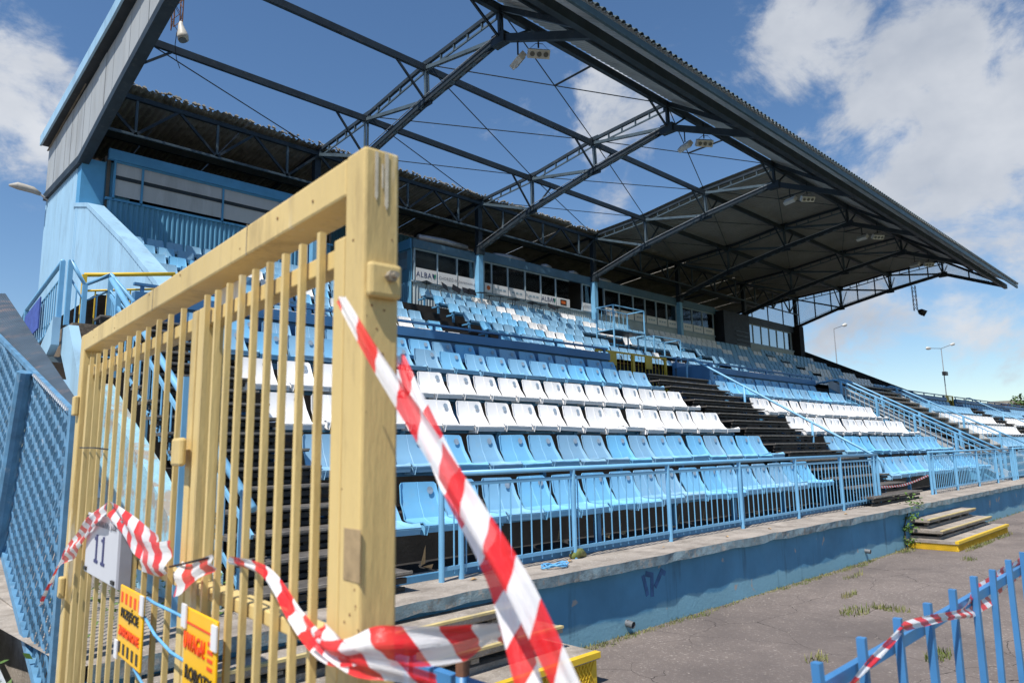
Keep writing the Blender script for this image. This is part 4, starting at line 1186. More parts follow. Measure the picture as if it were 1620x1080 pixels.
# ------------------------------------------------------------------ far gable with panes
e = empty('far_gable', (FX[5], 14, 7.5), 'frosted panes between the chords of the far gable', 'gable')
x = FX[5]+.12
y = 8.6
random.seed(5)
def inter2(tab, y): return interp(tab, y)
lw = [(7.95,8.05),(10.69,9.25),(13.45,8.82),(16.29,8.25),(19.1,7.47),(23.3,7.4)]
tw = [(7.95,8.15),(10.69,10.0),(13.49,9.85),(16.28,9.48),(19.0,9.3),(23.3,8.95)]
ys_ = [8.6,9.5,10.69,11.45,12.4,13.4,14.3,15.3,16.25,16.9,17.9,18.95,20.0,21.0,22.1,23.2]
for a, b in zip(ys_[:-1], ys_[1:]):
    MB().prism([(x,a+.02,inter2(lw,a)),(x,b-.02,inter2(lw,b)),(x,b-.02,inter2(tw,b)),(x,a+.02,inter2(tw,a))], (.012,0,0)).build('pane', M['frost'], e)
    MB().bar((x-.04,b,inter2(lw,b)),(x-.04,b,inter2(tw,b)),.05,.06).build('glazing_bar', M['steel'], e)
MB().box(FX[5]-.15,FX[5]+.45,18.9,20.2,2.0,7.5).build('corner_pier', M['dark'], e)
# raked parapet at the far end of the upper tier
e = MB(); x = 44.3
e.prism([(x,19.4,6.12),(x,16.16,4.50),(x,13.47,3.14),(x,11.3,2.0),(x,11.3,-1.6),(x,19.4,-1.6)], (.2,0,0))
tag(e.build('end_parapet', mat('parapet_near_black',(.018,.022,.03),.7,0,.3,2)), 'dark raked parapet closing the far end of the upper tier', 'wall')
for k in range(5):
    zz = RZ(k)

# ------------------------------------------------------------------ floodlights
def floodlight(loc, rz, tilt, label):
    e = empty('floodlight', loc, label, 'floodlight', 'three-lamp floodlights under the roof')
    rm = Matrix.Rotation(rz,3,'Z') @ Matrix.Rotation(tilt,3,'X')
    def TR(mb): mb.v = [rm @ (v*.66) + Vector(loc) for v in mb.v]; return mb
    TR(MB().box(-.36,.36,-.10,.10,-.14,.14)).build('housing', M['lamp'], e)
    for i in (-1,0,1):
        TR(MB().tube([(i*.225,-.10,0),(i*.225,-.125,0)], .095, 14)).build('rim', M['galv'], e)
        TR(MB().tube([(i*.225,-.124,0),(i*.225,-.13,0)], .08, 14)).build('lens', M['lens'], e)
    g = TR(MB().bar((-.3,.02,.14),(-.12,.05,.30),.025,.01).bar((.3,.02,.14),(.12,.05,.30),.025,.01).bar((-.12,.05,.30),(.12,.05,.30),.03,.02))
    g.build('bracket', M['black'], e)
    v = Vector(loc); MB().tube([(v.x,v.y,v.z+.14),(v.x,v.y,v.z+.60)], .02, 6).build('hanger', M['black'], e)
for i in range(5):
    zz = 8.55
    floodlight((FX[i]+.05, 10.20, zz-.02), R(70), R(40), 'three-lamp floodlight turned sideways under the %s truss knee from the left' % ordn(i+1))
    floodlight((FX[i]+.10, 9.62, zz-.10), R(-35), R(38), 'three-lamp floodlight facing the pitch under the %s truss knee from the left' % ordn(i+1))

# ------------------------------------------------------------------ left landing, outside stairs, canopy
e = empty('side_landing', (2.2, 10, 1.0), 'concrete landing on pale blue stringers left of the stand', 'landing')
M['agg'] = mat('exposed_aggregate', (.20,.155,.11), .95, 0, .4, 14, dirt=(.07,.05,.04), dscale=30, dth=.5, bump=1.0, bscale=60)
MB().box(1.90,3.9,9.26,12.6,1.22,1.56).build('slab', M['agg'], e)
MB().prism([(1.93,9.4,1.5),(1.93,9.4,1.22),(1.93,7.6,-.35),(1.93,7.3,-.35),(1.93,9.1,1.5)][::-1], (-.10,0,0)).build('stringer', M['clad'], e)
MB().prism([(1.80,9.35,1.62),(1.80,9.35,1.30),(1.72,13.2,-.9),(1.72,13.6,-.7)], (-.08,0,0)).build('stringer', M['clad'], e)
MB().prism([(1.9,9.3,1.25),(2.5,9.3,1.25),(2.5,8.0,-.95),(1.9,8.0,-.95)], (0,.12,0)).build('soffit', M['fascia_b'], e)
MB().bar((1.55,9.6,1.15),(2.2,9.2,1.12),.05,.06).build('tie', M['steel_lit'], e)
def small_rail(pts, label, h=.78, m=None):
    m = m or M['rail']
    e = empty('landing_rail', pts[0], label, 'railing', 'rails around the side landing')
    P = [Vector(p) for p in pts]
    MB().tube(P, .026, 8).build('top_rail', m, e, True)
    MB().tube([p+V(0,0,-.20) for p in P], .014, 6).build('upper_rail', m, e, True)
    MB().tube([p+V(0,0,-h+.06) for p in P], .014, 6).build('lower_rail', m, e, True)
    for p in P: MB().bar(p+V(0,0,-h), p, .05, .05).build('post', m, e)
    for a, b in zip(P[:-1], P[1:]):
        n = max(1, int((b-a).length/.12))
        for i in range(1, n):
            q = a.lerp(b, i/n); MB().tube([q+V(0,0,-h+.06), q+V(0,0,-.2)], .009, 5).build('baluster', m, e)
small_rail([(1.83,13.4,.75+.62),(1.80,11.5,2.05),(1.80,9.5,2.32)], 'blue rail rising along the outside stairs to the side landing')
small_rail([(1.87,9.44,2.33),(2.03,9.42,2.05),(2.32,9.5,2.24),(2.35,8.6,1.75)], 'bent blue rail around the front corner of the side landing')
small_rail([(2.06,9.62,2.22),(3.1,9.62,2.40)], 'yellow rail across the front of the side landing', .85, M['yel2'])
tag(MB().prism([(1.74,10.3,1.62),(1.74,11.2,1.52),(1.74,11.2,1.90),(1.74,10.3,2.02)], (.015,0,0)).build('blue_banner', M['purple']), 'blue and white banner hung on the landing rail', 'banner')
# corrugated canopy and its mesh side
e = empty('passage_canopy', (1.0, 6, -1.0), 'sloping grey blue corrugated canopy at the left edge', 'canopy')
o = V(.93,4.62,.30); vv = V(.12,3.6,1.30)
nrm_ = V(-1,0,.0)
g = MB()
prof = []
nseg = 12
for i in range(nseg+1):
    t = i/nseg; ang = R(100)*t
    prof.append((.93+.30*math.sin(ang)*.0+.42*t, .30*math.sin(ang*.9)))
b0_ = 0
ridges = 30
for i in range(ridges+1):
    t = i/ridges; w = .006 if i % 2 else 0
    p = V(.95+.05*t, 4.55, .285+.02*t); q = V(.95+.34*t-w, 9.6, 1.74+.13*math.sin(t*1.45)+w)
    g.v += [p, q]
for i in range(ridges): g.f.append([2*i,2*i+2,2*i+3,2*i+1]); g.m.append(0)
for i in range(ridges+1): g.v += [g.v[2*i]+V(0,0,-.012), g.v[2*i+1]+V(0,0,-.012)]
k0 = 2*(ridges+1)
for i in range(ridges): g.f.append([k0+2*i,k0+2*i+1,k0+2*i+3,k0+2*i+2]); g.m.append(0)
g.build('sheet', M['canopy'], e)
MB().bar((.94,4.56,.27),(.94,9.6,1.73),.025,.035).build('edge_angle', M['canopy'], e)
MB().bar((1.6,4.62,-1.0),(1.6,4.62,.5),.06,.06).build('post', M['rail'], e)
e = empty('mesh_fence', (.92, 5.5, -1.2), 'pale blue expanded metal fence panel left of the yellow gate', 'fence')
ztop = lambda y: .27+(y-4.45)*.285
zbot = lambda y: -1.42+(y-4.1)*.44
y0, y1 = 4.32, 8.2
g = MB(); xm = .93
nx = 96; hgt = .115
for i in range(nx+1):
    yb = y0+(y1-y0)*i/nx; w = (y1-y0)/nx
    z = zbot(yb)+.02; k = 0
    while z < ztop(yb)-.02:
        s_ = 1 if (k+i) % 2 else -1
        za_, zb2 = z, min(z+hgt, ztop(yb))
        p = V(xm+.008*s_, yb-s_*w*.48, za_); q = V(xm-.008*s_, yb+s_*w*.48, zb2)
        g.bar(p, q, .010, .006, up=(.4,1,0))
        z += hgt; k += 1
mo = g.build('expanded_mesh', M['mesh'], e); mo['kind'] = 'stuff'
MB().bar((xm,y0,zbot(y0)),(xm,y1,zbot(y1)),.05,.05).build('bottom_rail', M['mesh'], e)
MB().bar((xm,y0,ztop(y0)),(xm,y1,ztop(y1)),.03,.03).build('top_rail', M['mesh'], e)
MB().bar((xm,y0,-1.62),(xm,y0,ztop(y0)),.05,.06).build('end_post', M['mesh'], e)
MB().tube([(xm-.05,5.50,ztop(5.5)),(xm-.05,5.95,zbot(5.9))], .045, 10).build('brace', M['mesh'], e)
MB().bar((1.0,4.22,-1.65),(1.0,4.22,.20),.06,.07).build('rusty_post', M['rust'], e)
g = MB()
for i in range(22):
    y = 4.4+i*.045; g.box(xm-.028,xm-.012,y,y+.02,ztop(y)+.004,ztop(y)+.018)
mo = g.build('edge_clips', M['white'], e); mo['kind'] = 'stuff'
# ground strip with weeds outside the mesh
tag(MB().add([(-4,4.4,-1.30),(.85,4.6,-1.30),(.85,9,-.7),(-4,9,-.7)], [(0,1,2,3)]).build('side_path', mat('side_path_concrete',(.33,.36,.38),.9,0,.2,2,dirt=(.20,.16,.12),dscale=3,dth=.5,bump=.5,bscale=60)), kind='structure')
g = MB()
def leafy(mb, c, r, n, size):
    for _ in range(n):
        p = Vector(c)+V(random.gauss(0,r),random.gauss(0,r),abs(random.gauss(0,r)))
        a = V(random.uniform(-1,1),random.uniform(-1,1),random.uniform(-.4,.6)).normalized()*size*random.uniform(.6,1.3)
        b = a.cross(V(random.uniform(-1,1),random.uniform(-1,1),1)).normalized()*a.length*.42
        mb.add([p-a, p+b, p+a, p-b], [(0,1,2,3)])
for c, r, n, s_ in [((.55,4.7,-1.28),.10,90,.03),((.62,4.9,-1.2),.12,80,.03),((.3,5.6,-1.1),.15,70,.03),((.72,4.55,-1.34),.06,26,.06)]: leafy(g, c, r, n, s_)
tag(g.build('weeds', M['leaf']), 'green weeds at the foot of the mesh fence', 'weeds', kind='stuff')
g = MB()
for c, r, n, s_ in [((12.55,4.0,-1.38),.07,90,.035),((12.7,3.98,-1.2),.07,80,.035),((13.1,4.03,-1.06),.10,90,.032),((12.5,3.95,-1.56),.06,60,.03)]: leafy(g, c, r, n, s_)
pl = empty('creeping_plant', (12.6,4.0,-1.65), 'leafy green plant climbing the wall beside the concrete steps', 'plant')
g.build('foliage', M['leaf'], pl)['kind'] = 'stuff'
MB().tube([(12.5,4.0,-1.65),(12.55,4.02,-1.3),(12.8,4.0,-1.03),(13.3,4.06,-.98)], [.012,.01,.008,.004], 6).build('stem', M['bark'], pl)
g = MB()
for c, r, n, s_ in [((1.9,4.7,-.98),.10,60,.02),((1.35,4.9,-.98),.12,60,.02),((1.25,5.6,-.98),.15,60,.03),((2.6,3.95,-1.4),.06,24,.05),((3.1,4.0,-1.3),.05,18,.05),((1.7,5.2,-.98),.2,60,.02)]: leafy(g, c, r, n, s_)
tag(g.build('ledge_weeds', M['leaf']), 'small weeds on the ledge behind the yellow gate', 'weeds', kind='stuff')

# ------------------------------------------------------------------ steps to the track
def track_steps(x0, x1, yb, label, tiers):
    e = empty('track_steps', ((x0+x1)/2, yb-.4, -1.65), label, 'steps')
    for k, (dx, yfr, zt) in enumerate(tiers):
        a, b = x0+dx, x1-dx
        MB().box(a, b, yfr, yb, zt-.045, zt).build('tread', M['concrete'], e)
        MB().box(a-.004, b+.004, yfr-.008, yfr+(.045 if k == 0 else .03), zt-(.036 if k == 0 else .012), zt+.004).build('nosing', M['yel2'] if k == 0 else M['yel_pale'], e)
        if k == 0:
            MB().box(a+.02, b-.02, yfr+.015, yb, -1.65, zt-.045).build('plinth', M['yel2'], e)
            g = MB()
            st = .035; n = int((b-a-.12)/st)
            for i in range(n):
                xx = a+.02+i*st
                g.bar((xx,yfr+.010,-1.64),(xx+.09,yfr+.010,zt-.05),.006,.004,up=(0,1,0)); g.bar((xx+.09,yfr+.006,-1.64),(xx,yfr+.006,zt-.05),.006,.004,up=(0,1,0))
            nn = int((yb-yfr-.09)/st)
            for i in range(nn):
                yy = yfr+.02+i*st
                g.bar((a+.014,yy,-1.64),(a+.014,yy+.06,zt-.05),.006,.004,up=(1,0,0)); g.bar((a+.010,yy+.06,-1.64),(a+.010,yy,zt-.05),.006,.004,up=(1,0,0))
            mo = g.build('riser_mesh', M['yel2'], e); mo['kind'] = 'stuff'
        else:
            zl = tiers[k-1][2]
            MB().box(a+.06, b-.06, yfr+.06, yb, zl, zl+.035).build('lower_kerb', M['concrete'], e)
            MB().box(a+.03, b-.03, yfr+.03, yb, zt-.062, zt-.045).build('upper_kerb', M['concrete'], e)
            MB().box(a+.10, b-.10, yfr+.12, yb, zl+.05, zt-.08).build('void', M['dark'], e)  # near-black box, the shade inside the gap put into its colour
            for t in (.02,.25,.5,.75,.95):
                xx = a+.06+(b-a-.2)*t; MB().box(xx,xx+.07,yfr+.07,yfr+.12,zl+.05,zt-.08).build('block', M['concrete'], e)
track_steps(12.66, 15.92, 4.03, 'concrete steps with yellow edges beside the leafy plant', [(0,3.31,-1.50),(.10,3.54,-1.36),(.24,3.75,-1.21)])
track_steps(.95, 4.12, 4.14, 'concrete steps with yellow mesh riser behind the tall gate post', [(0,3.42,-1.43),(.12,3.66,-1.27),(.30,3.88,-1.12)])

# ------------------------------------------------------------------ yellow gate
GA = V(.682,1.097,0); GB = V(.825,3.819,0)
gd = (GB-GA).normalized(); gn = V(-gd.y, gd.x, 0)      # gn points to -X, the sunlit face
if gn.x > 0: gn = -gn
def G(s, z, o=0.0): return V(GA.x+gd.x*s+gn.x*o, GA.y+gd.y*s+gn.y*o, z)
GZ = .58
def gbox(mb, s0, s1, z0, z1, o0, o1):
    vs = [G(s0,z0,o0),G(s1,z0,o0),G(s1,z0,o1),G(s0,z0,o1),G(s0,z1,o0),G(s1,z1,o0),G(s1,z1,o1),G(s0,z1,o1)]
    fs = [(3,2,1,0),(4,5,6,7),(0,1,5,4),(1,2,6,5),(2,3,7,6),(3,0,4,7)]
    c = sum(vs, Vector())/8
    mb.add(vs, fs); return mb
def bevel(o, w=.006):
    m = o.modifiers.new('bevel', 'BEVEL'); m.width = w; m.segments = 2; m.limit_method = 'ANGLE'; return o
pw = .076
e = empty('gate_portal', G(1.5,-1.65), 'tall cream yellow steel portal frame around the gate leaves', 'gate frame')
def post_end(s0, name):
    pass
GL = 2.725
bevel(gbox(MB(), 0, pw, -1.65, GZ, -pw, 0).build('post', M['yellow'], e))
bevel(gbox(MB(), GL-pw, GL, -1.65, GZ, -pw, 0).build('post', M['yellow'], e))
bevel(gbox(MB(), pw, GL-pw, GZ-.080, GZ-.001, -pw-.012, -.001).build('top_beam', M['yellow'], e))
po = bevel(gbox(MB(), -.018, .0, .285, .352, -pw*.97, -.003).build('hinge_plate', M['yellow'], e), .008)
MB().tube([G(-.018,.325,-.045), G(-.032,.325,-.045)], .011, 6).build('bolt', M['rust_l'], po)
MB().tube([G(-.032,.325,-.045), G(-.044,.325,-.045)], .006, 8).build('bolt_end', M['rust_l'], po)
for z in (.26, -.55):
    bevel(gbox(MB(), GL-.075, GL-.02, z-.06, z+.03, .0, .022).build('hinge_block', M['yellow'], e), .006)
bevel(gbox(MB(), -.005, .055, -.22, -.13, .0, .0015).build('paint_chip', mat('flaked_primer',(.36,.26,.14),.8,0,.3,20), e), .001)
for (o_, z0_, z1_, w_) in ((-.024,.475,.572,.007),(-.046,.46,.574,.008),(-.037,.50,.55,.004)):
    P0 = [G(-.0015, z1_, o_-w_/2), G(-.0015, z1_, o_+w_/2), G(-.0015, z0_+w_, o_+w_*.45), G(-.0015, z0_, o_), G(-.0015, z0_+w_, o_-w_*.45)]
    MB().prism(P0, G(-.001,0,0)-G(0,0,0)).build('dropping_streak', M['streak'], e)
for s_ in (.60, 1.47): gbox(MB(), s_, s_+.003, GZ-.080, GZ+.0005, -.001, .0005).build('weld_seam', M['rust_l'], e)
for q in range(22):
    s_ = random.choice([random.uniform(.0,.07), random.uniform(.1,2.6)]); z_ = random.uniform(-.6,.56) if s_ < .08 else random.uniform(GZ-.075, GZ-.005); r_ = random.uniform(.0012,.004)
    MB().tube([G(s_,z_,-.0005), G(s_,z_,.0007)], r_, 7).build('rust_fleck', M['fleck'], e)
for q in range(14):
    o_ = random.uniform(-.07,-.006); z_ = random.choice([random.uniform(-.6,.56), .28+random.gauss(0,.03), -.4+random.gauss(0,.12)]); r_ = random.uniform(.0008,.0035)
    MB().tube([G(.0005,z_,o_), G(-.0007,z_,o_)], r_, 7).build('rust_fleck', M['fleck'], e)
def gate_leaf(s0, s1, nb, label, tops):
    e = empty('gate_leaf', G((s0+s1)/2, -1.6), label, 'gate leaf', 'leaves of the yellow gate')
    sw = .046
    for a in (s0, s1-sw):
        bevel(gbox(MB(), a, a+sw, -1.58, .43, -.075, -.015).build('stile', M['yellow'], e), .004)
    zr = .395
    for z, hh in ((zr, .040), (-.352, .032), (-1.3, .05)):
        bevel(gbox(MB(), s0+sw, s1-sw, z-hh/2, z+hh/2, -.068, -.022).build('rail', M['yellow'], e), .003)
    for i in range(nb):
        s = s0+sw+(s1-s0-2*sw)*(i+.5)/nb
        gbox(MB(), s-.0070, s+.0070, -1.55, .455+random.uniform(-.004,.004), -.0165, -.0025).build('bar', M['yellow'], e)
    return e
gate_leaf(.105, 1.005, 9, 'right leaf of the cream yellow barred gate next to the tall post', 0)
gate_leaf(1.02, 2.60, 11, 'left leaf of the cream yellow barred gate', 0)
e = tag(bevel(gbox(MB(), 1.00, 1.085, -.025, .055, .0, .020).build('gate_latch', M['yellow']), .008), 'square cream latch plate joining the two gate leaves', 'latch')
# light cap between the posts (white board behind the left leaf top)
tag(gbox(MB(), .84, 1.02, .40, .505, -.09, -.078).build('pale_board', M['white']), 'small pale board fixed behind the meeting stiles at the top', 'board')
# signs
def gate_sign(name, s0, s1, z0, z1, o, m, label, skew=0.0):
    e = empty(name, G((s0+s1)/2, z0, o), label, 'sign')
    bevel(gbox(MB(), s0, s1, z0, z1, o, o+.006).build('panel', m, e), .002)
    return e
gx = -gd      # reading direction as seen from the sunlit side
GM = Matrix((( gx.x, 0, gn.x),( gx.y, 0, gn.y),(0, 1, 0)))
def gtext(parent, body, size, m, s, z, o, sx=1.0): return put_text(body, size, m, parent, G(s,z,o), GM, sx)
e = gate_sign('number_sign', 1.565, 2.08, -.425, -.205, .03, mat('sign_pale_grey',(.56,.57,.60),.45,0,.04,3), 'pale grey sector sign reading 11 tied to the gate bars')
gbox(MB(), 1.53, 1.565, -.425, -.205, .0, .036).build('box_edge', M['ink_grey'], e)
for q in (1.775, 1.885): gbox(MB(), q-.030, q+.030, -.374, -.364, .036, .0385).build('numeral_foot', M['ink_navy'], e); gbox(MB(), q-.011, q+.011, -.364, -.275, .036, .0385).build('numeral_stem', M['ink_navy'], e); gbox(MB(), q+.011, q+.034, -.295, -.285, .036, .0385).build('numeral_flag', M['ink_navy'], e)
gtext(e, 'TRYBUNA DOLNA', .030, M['ink_grey'], 1.80, -.235, .038, 1.45)
for s, z in ((1.60,-.22),(2.05,-.22),(1.60,-.41),(2.05,-.41)): gbox(MB(), s-.02, s+.02, z-.006, z+.006, .036, .042).build('cable_tie', M['ink_blk'], e)
e = gate_sign('warning_sign', 1.215, 1.495, -.615, -.402, .03, M['sign_y'], 'amber warning sign with black and red bars reading przejście zabronione')
for i in range(5):
    s = 1.24+i*.053
    gbox(MB(), s, s+.022, -.452, -.420, .036, .0375).build('red_bar', M['ink_red'], e)
    gbox(MB(), s, s+.022, -.602, -.570, .036, .0375).build('black_bar', M['ink_blk'], e)
gtext(e, 'PRZEJŚCIE', .040, M['ink_blk'], 1.355, -.482, .0375, 1.02)
gtext(e, 'ZABRONIONE', .040, M['ink_red'], 1.355, -.537, .0375, .86)
e = gate_sign('warning_sign', .585, .82, -.64, -.372, .03, M['sign_y'], 'amber warning sign reading uwaga roboty on the right gate leaf')
gbox(MB(), .595, .81, -.408, -.403, .036, .0375).build('red_line', M['ink_red'], e)
gtext(e, 'UWAGA!', .058, M['ink_red'], .735, -.450, .0375, .62)
for i in range(4): gbox(MB(), .605, .64, -.432-i*.018, -.424-i*.018, .036, .0375).build('red_mark', M['ink_red'], e)
gtext(e, 'ROBOTY', .046, M['ink_blk'], .70, -.520, .0375, .95)
gtext(e, 'BUDOWLANE', .046, M['ink_blk'], .70, -.578, .0375, .66)
for i, (s, z) in enumerate(((1.215,-.42),(.59,-.40),(.815,-.385),(1.49,-.59))):
    tag(gbox(MB(), s-.018, s+.018, z-.035, z+.02, .038, .042).build('white_sticker', M['white']), 'white adhesive strip on the %s amber sign corner' % ['left sign right','right sign right','right sign left','left sign lower'][i], 'sticker')
def cable(pts, label, m, r=.0042):
    tag(MB().tube(pts, r, 6).build('cable', m, None, True), label, 'cable')
cable([G(1.2,-.405,.03),G(1.12,-.408,.03),G(1.0,-.412,.02),G(.9,-.418,.01)], 'blue cable tying the left amber sign to the middle stile', M['rope'])
cable([G(1.215,-.46,.03),G(1.1,-.49,.03),G(.98,-.515,.02),G(.87,-.522,.01)], 'blue cable running down across the middle stile', M['rope'])
cable([G(1.3,-.62,.03),G(1.15,-.65,.03),G(.97,-.66,.02)], 'lowest blue cable below the left amber sign', M['rope'])
cable([G(1.03,-.30,.02),G(.85,-.27,.03),G(.68,-.24,.03)], 'thin black wire holding the tape at the middle stile', M['black'], .003)
cable([G(2.5,.05,.01),G(2.2,.045,.01),G(1.95,.035,.01)], 'thin black wire across the left gate bars', M['black'], .003)

# ------------------------------------------------------------------ barrier tapes
def ribbon(name, pts, label, u0=0.0, wid=.078, sub=8, crump=.012):
    # pts: list of (point, width direction, width factor)
    P = []
    n = len(pts)
    def cr_(a, b, c, d, t): return .5*((2*b)+(c-a)*t+(2*a-5*b+4*c-d)*t*t+(3*b-a-3*c+d)*t**3)
    for i in range(n-1):
        for k in range(sub):
            t = k/sub; I = [max(0,i-1), i, i+1, min(n-1,i+2)]
            p = cr_(*[Vector(pts[j][0]) for j in I], t); w = cr_(*[Vector(pts[j][1]) for j in I], t).normalized(); f = pts[i][2]*(1-t)+pts[i+1][2]*t
            P.append((p, w, f))
    P.append((Vector(pts[-1][0]), Vector(pts[-1][1]).normalized(), pts[-1][2]))
    me = bpy.data.meshes.new(name); vs = []; us = []; u = u0
    cols = 7
    rnd = random.Random(name+label)
    ph = [rnd.uniform(0, 6) for _ in range(4)]
    for i, (p, w, f) in enumerate(P):
        if i: u += (p-P[i-1][0]).length
        d = (P[min(i+1,len(P)-1)][0]-P[max(i-1,0)][0]).normalized(); nn = d.cross(w).normalized()
        for c in range(cols):
            t = c/(cols-1)-.5
            off = crump*(math.sin(u*14+ph[0]+t*5)*.5+math.sin(t*9+ph[1]+u*6)*.6)*min(1, f+.3)
            vs.append(p+w*(t*wid*f)+nn*off); us.append((u, t*wid))
    fs = []
    for i in range(len(P)-1):
        for c in range(cols-1):
            a = i*cols+c; fs.append((a, a+1, a+cols+1, a+cols))
    me.from_pydata([tuple(v) for v in vs], [], fs)
    uv = me.uv_layers.new(name='UVMap')
    for l in me.loops: uv.data[l.index].uv = us[l.vertex_index]
    me.materials.append(M['tape'])
    for p in me.polygons: p.use_smooth = True
    o = bpy.data.objects.new(name, me); COL.objects.link(o)
    tag(o, label, 'tape', 'red and white barrier tapes')
    return o
# long tape from the tall post down to the ground fence, two strands
ribbon('barrier_tape', [(V(0.608, 1.051, 0.264), V(0.570, -0.658, 0.493), .22),(V(0.633, 0.986, 0.162), V(0.649, -0.695, 0.309), .32),(V(0.668, 0.919, 0.056), V(0.603, -0.675, 0.426), .44),(V(0.703, 0.818, -0.089), V(0.619, -0.682, 0.389), .52),(V(0.727, 0.746, -0.192), V(0.649, -0.695, 0.309), .52),(V(0.752, 0.680, -0.319), V(0.634, -0.689, 0.350), .46)], 'front strand of the long tape falling from the tall gate post')
ribbon('barrier_tape', [(V(0.768, 1.104, 0.186), V(0.696, -0.704, 0.145), .22),(V(0.767, 1.042, 0.087), V(0.688, -0.704, 0.176), .42),(V(0.772, 0.953, -0.048), V(0.664, -0.699, 0.267), .60),(V(0.784, 0.857, -0.175), V(0.677, -0.702, 0.222), .66),(V(0.777, 0.812, -0.263), V(0.721, -0.693, -0.018), .52),(V(0.766, 0.769, -0.341), V(0.721, -0.693, -0.018), .52)], 'back strand of the long tape crossing behind the front one', .06)
# tape slung low across the tall post to the right
ribbon('barrier_tape', [(V(0.704, 1.708, -0.239), V(-0.094, -0.123, 0.988), .26),(V(0.693, 1.481, -0.244), V(0.207, -0.394, 0.895), .34),(V(0.684, 1.320, -0.308), V(0.443, -0.577, 0.686), .40),(V(0.648, 1.134, -0.331), V(0.117, -0.317, 0.941), .55),(V(0.667, 1.027, -0.308), V(-0.094, -0.123, 0.988), .72),(V(0.735, 0.991, -0.315), V(-0.094, -0.123, 0.988), .80),(V(0.827, 0.988, -0.325), V(-0.094, -0.123, 0.988), .80),(V(0.926, 1.006, -0.330), V(0.238, -0.420, 0.876), .55),(V(0.976, 1.022, -0.365), V(0.570, -0.658, 0.493), .35)], 'crumpled tape slung across the foot of the tall gate post', .03)
ribbon('barrier_tape', [(V(0.651, 1.184, -0.309), V(0.238, -0.420, 0.876), .5),(V(0.652, 1.060, -0.334), V(-0.094, -0.123, 0.988), .6),(V(0.686, 1.002, -0.344), V(-0.094, -0.123, 0.988), .5),(V(0.753, 0.972, -0.372), V(-0.094, -0.123, 0.988), .4)], 'lower fold of tape at the foot of the tall gate post', .11)
# tape on the gate
def gp(s, z, o): return G(s, z, o)
gu = V(0,0,1)
ribbon('barrier_tape', [(gp(2.86,-.66,.06), gu*.5-gd, .45),(gp(2.66,-.55,.06), gu-gd, .5),(gp(2.50,-.43,.05), gu-gd*.6, .6),(gp(2.30,-.36,.045), gu, .9),(gp(2.10,-.30,.05), gu-gd*.5, .95),(gp(1.90,-.225,.055), gu-gd*.5, .75),(gp(1.70,-.18,.055), gu, .6)], 'tape draped over the number sign and the left gate bars', .02, .095)
ribbon('barrier_tape', [(gp(1.69,-.175,.04), gu, .6),(gp(1.54,-.195,.04), gu, .8),(gp(1.33,-.24,.04), gu, .95),(gp(1.12,-.262,.03), gu, .9)], 'tape running from the number sign to the middle stile', .10, .095)
ribbon('barrier_tape', [(gp(1.22,-.285,.05), gu, .9),(gp(1.06,-.28,.05), gu, .95),(gp(.93,-.26,.05), gu, .85)], 'faded piece of tape around the middle stile', .05, .10)
ribbon('barrier_tape', [(gp(.93,-.32,.03), gu, 1.0),(gp(.85,-.31,.03), gu, .8),(gp(.74,-.272,.03), gu, .5),(gp(.65,-.25,.03), gu, .45)], 'short tape knotted on the right gate leaf', .14, .09)
# tape on the low fence at the right
FS = .5
def fpt(x, dy=0, dz=0): return V(x, .785+dy+.0, -.5+dz)
ribbon('barrier_tape', [(V(1.55,.80,-.70), V(0,0,1), .3),(V(1.85,.77,-.60), V(.3,0,1), .35),(V(2.15,.765,-.545), V(.4,0,1), .35),(V(2.29,.77,-.53), V(0,0,1), .25)], 'thin twisted tape along the near end of the low blue fence', 0, .075)
ribbon('barrier_tape', [(V(2.29,.77,-.525), V(0,0,1), .25),(V(2.6,.765,-.55), V(0,0,1), .30),(V(2.9,.77,-.585), V(0,0,1), .35),(V(3.15,.80,-.60), V(0,.2,1), .8),(V(3.5,.82,-.60), V(0,.2,1), .95),(V(4.0,.83,-.585), V(0,0,1), 1.0),(V(4.5,.83,-.58), V(0,0,1), 1.0)], 'tape woven through the far bars of the low blue fence', .05, .095)
# tapes tied across the ledge
ribbon('barrier_tape', [(V(13.05,4.52,-.72), V(0,0,1), .5),(V(14.4,4.54,-.74), V(0,0,1), .5),(V(15.8,4.52,-.62), V(0,0,1), .5)], 'tape closing the gap between the two front railings', 0, .075, 6, .004)

# ------------------------------------------------------------------ low blue fence by the track
e = empty('low_fence', (3, .80, -1.65), 'low blue barred fence with taped top in the right foreground', 'fence')
bm_ = mesh_of(MB().bar((0,0,-1.65),(0,0,0),.021,.021), 'bar', M['rail_dark'])
for i in range(20):
    x = 1.73+.283*i
    o = inst('bar', bm_, e, (x, .775+.002*i, -.5+random.uniform(-.006,.006)))
    o.rotation_euler = (random.gauss(0,.012), random.gauss(0,.014), random.gauss(0,.1)); o.scale = (1,1,.69)
MB().bar((1.55,.80,-.585),(7.4,.84,-.585),.02,.034).build('top_rail', M['rail_dark'], e)
MB().bar((1.55,.80,-1.45),(7.4,.84,-1.45),.02,.034).build('bottom_rail', M['rail_dark'], e)
e = empty('fence_end', (1.17, 1.5, -1.65), 'short blue fence end with rusty post tops below the tape', 'fence')
for y, z, k in ((1.63,-.50,0),(1.40,-.505,1)):
    MB().tube([(1.175-.01*k,y,-1.65),(1.175-.01*k,y,z)], .017, 10).build('post', M['rail_dark'], e, True)
    MB().tube([(1.175-.01*k,y,z-.03),(1.175-.01*k,y,z+.004)], .0175, 10).build('rusty_tip', M['rust'], e)
MB().bar((1.175,1.05,-.56),(1.175,1.9,-.56),.025,.03).build('rail', M['rail_dark'], e)

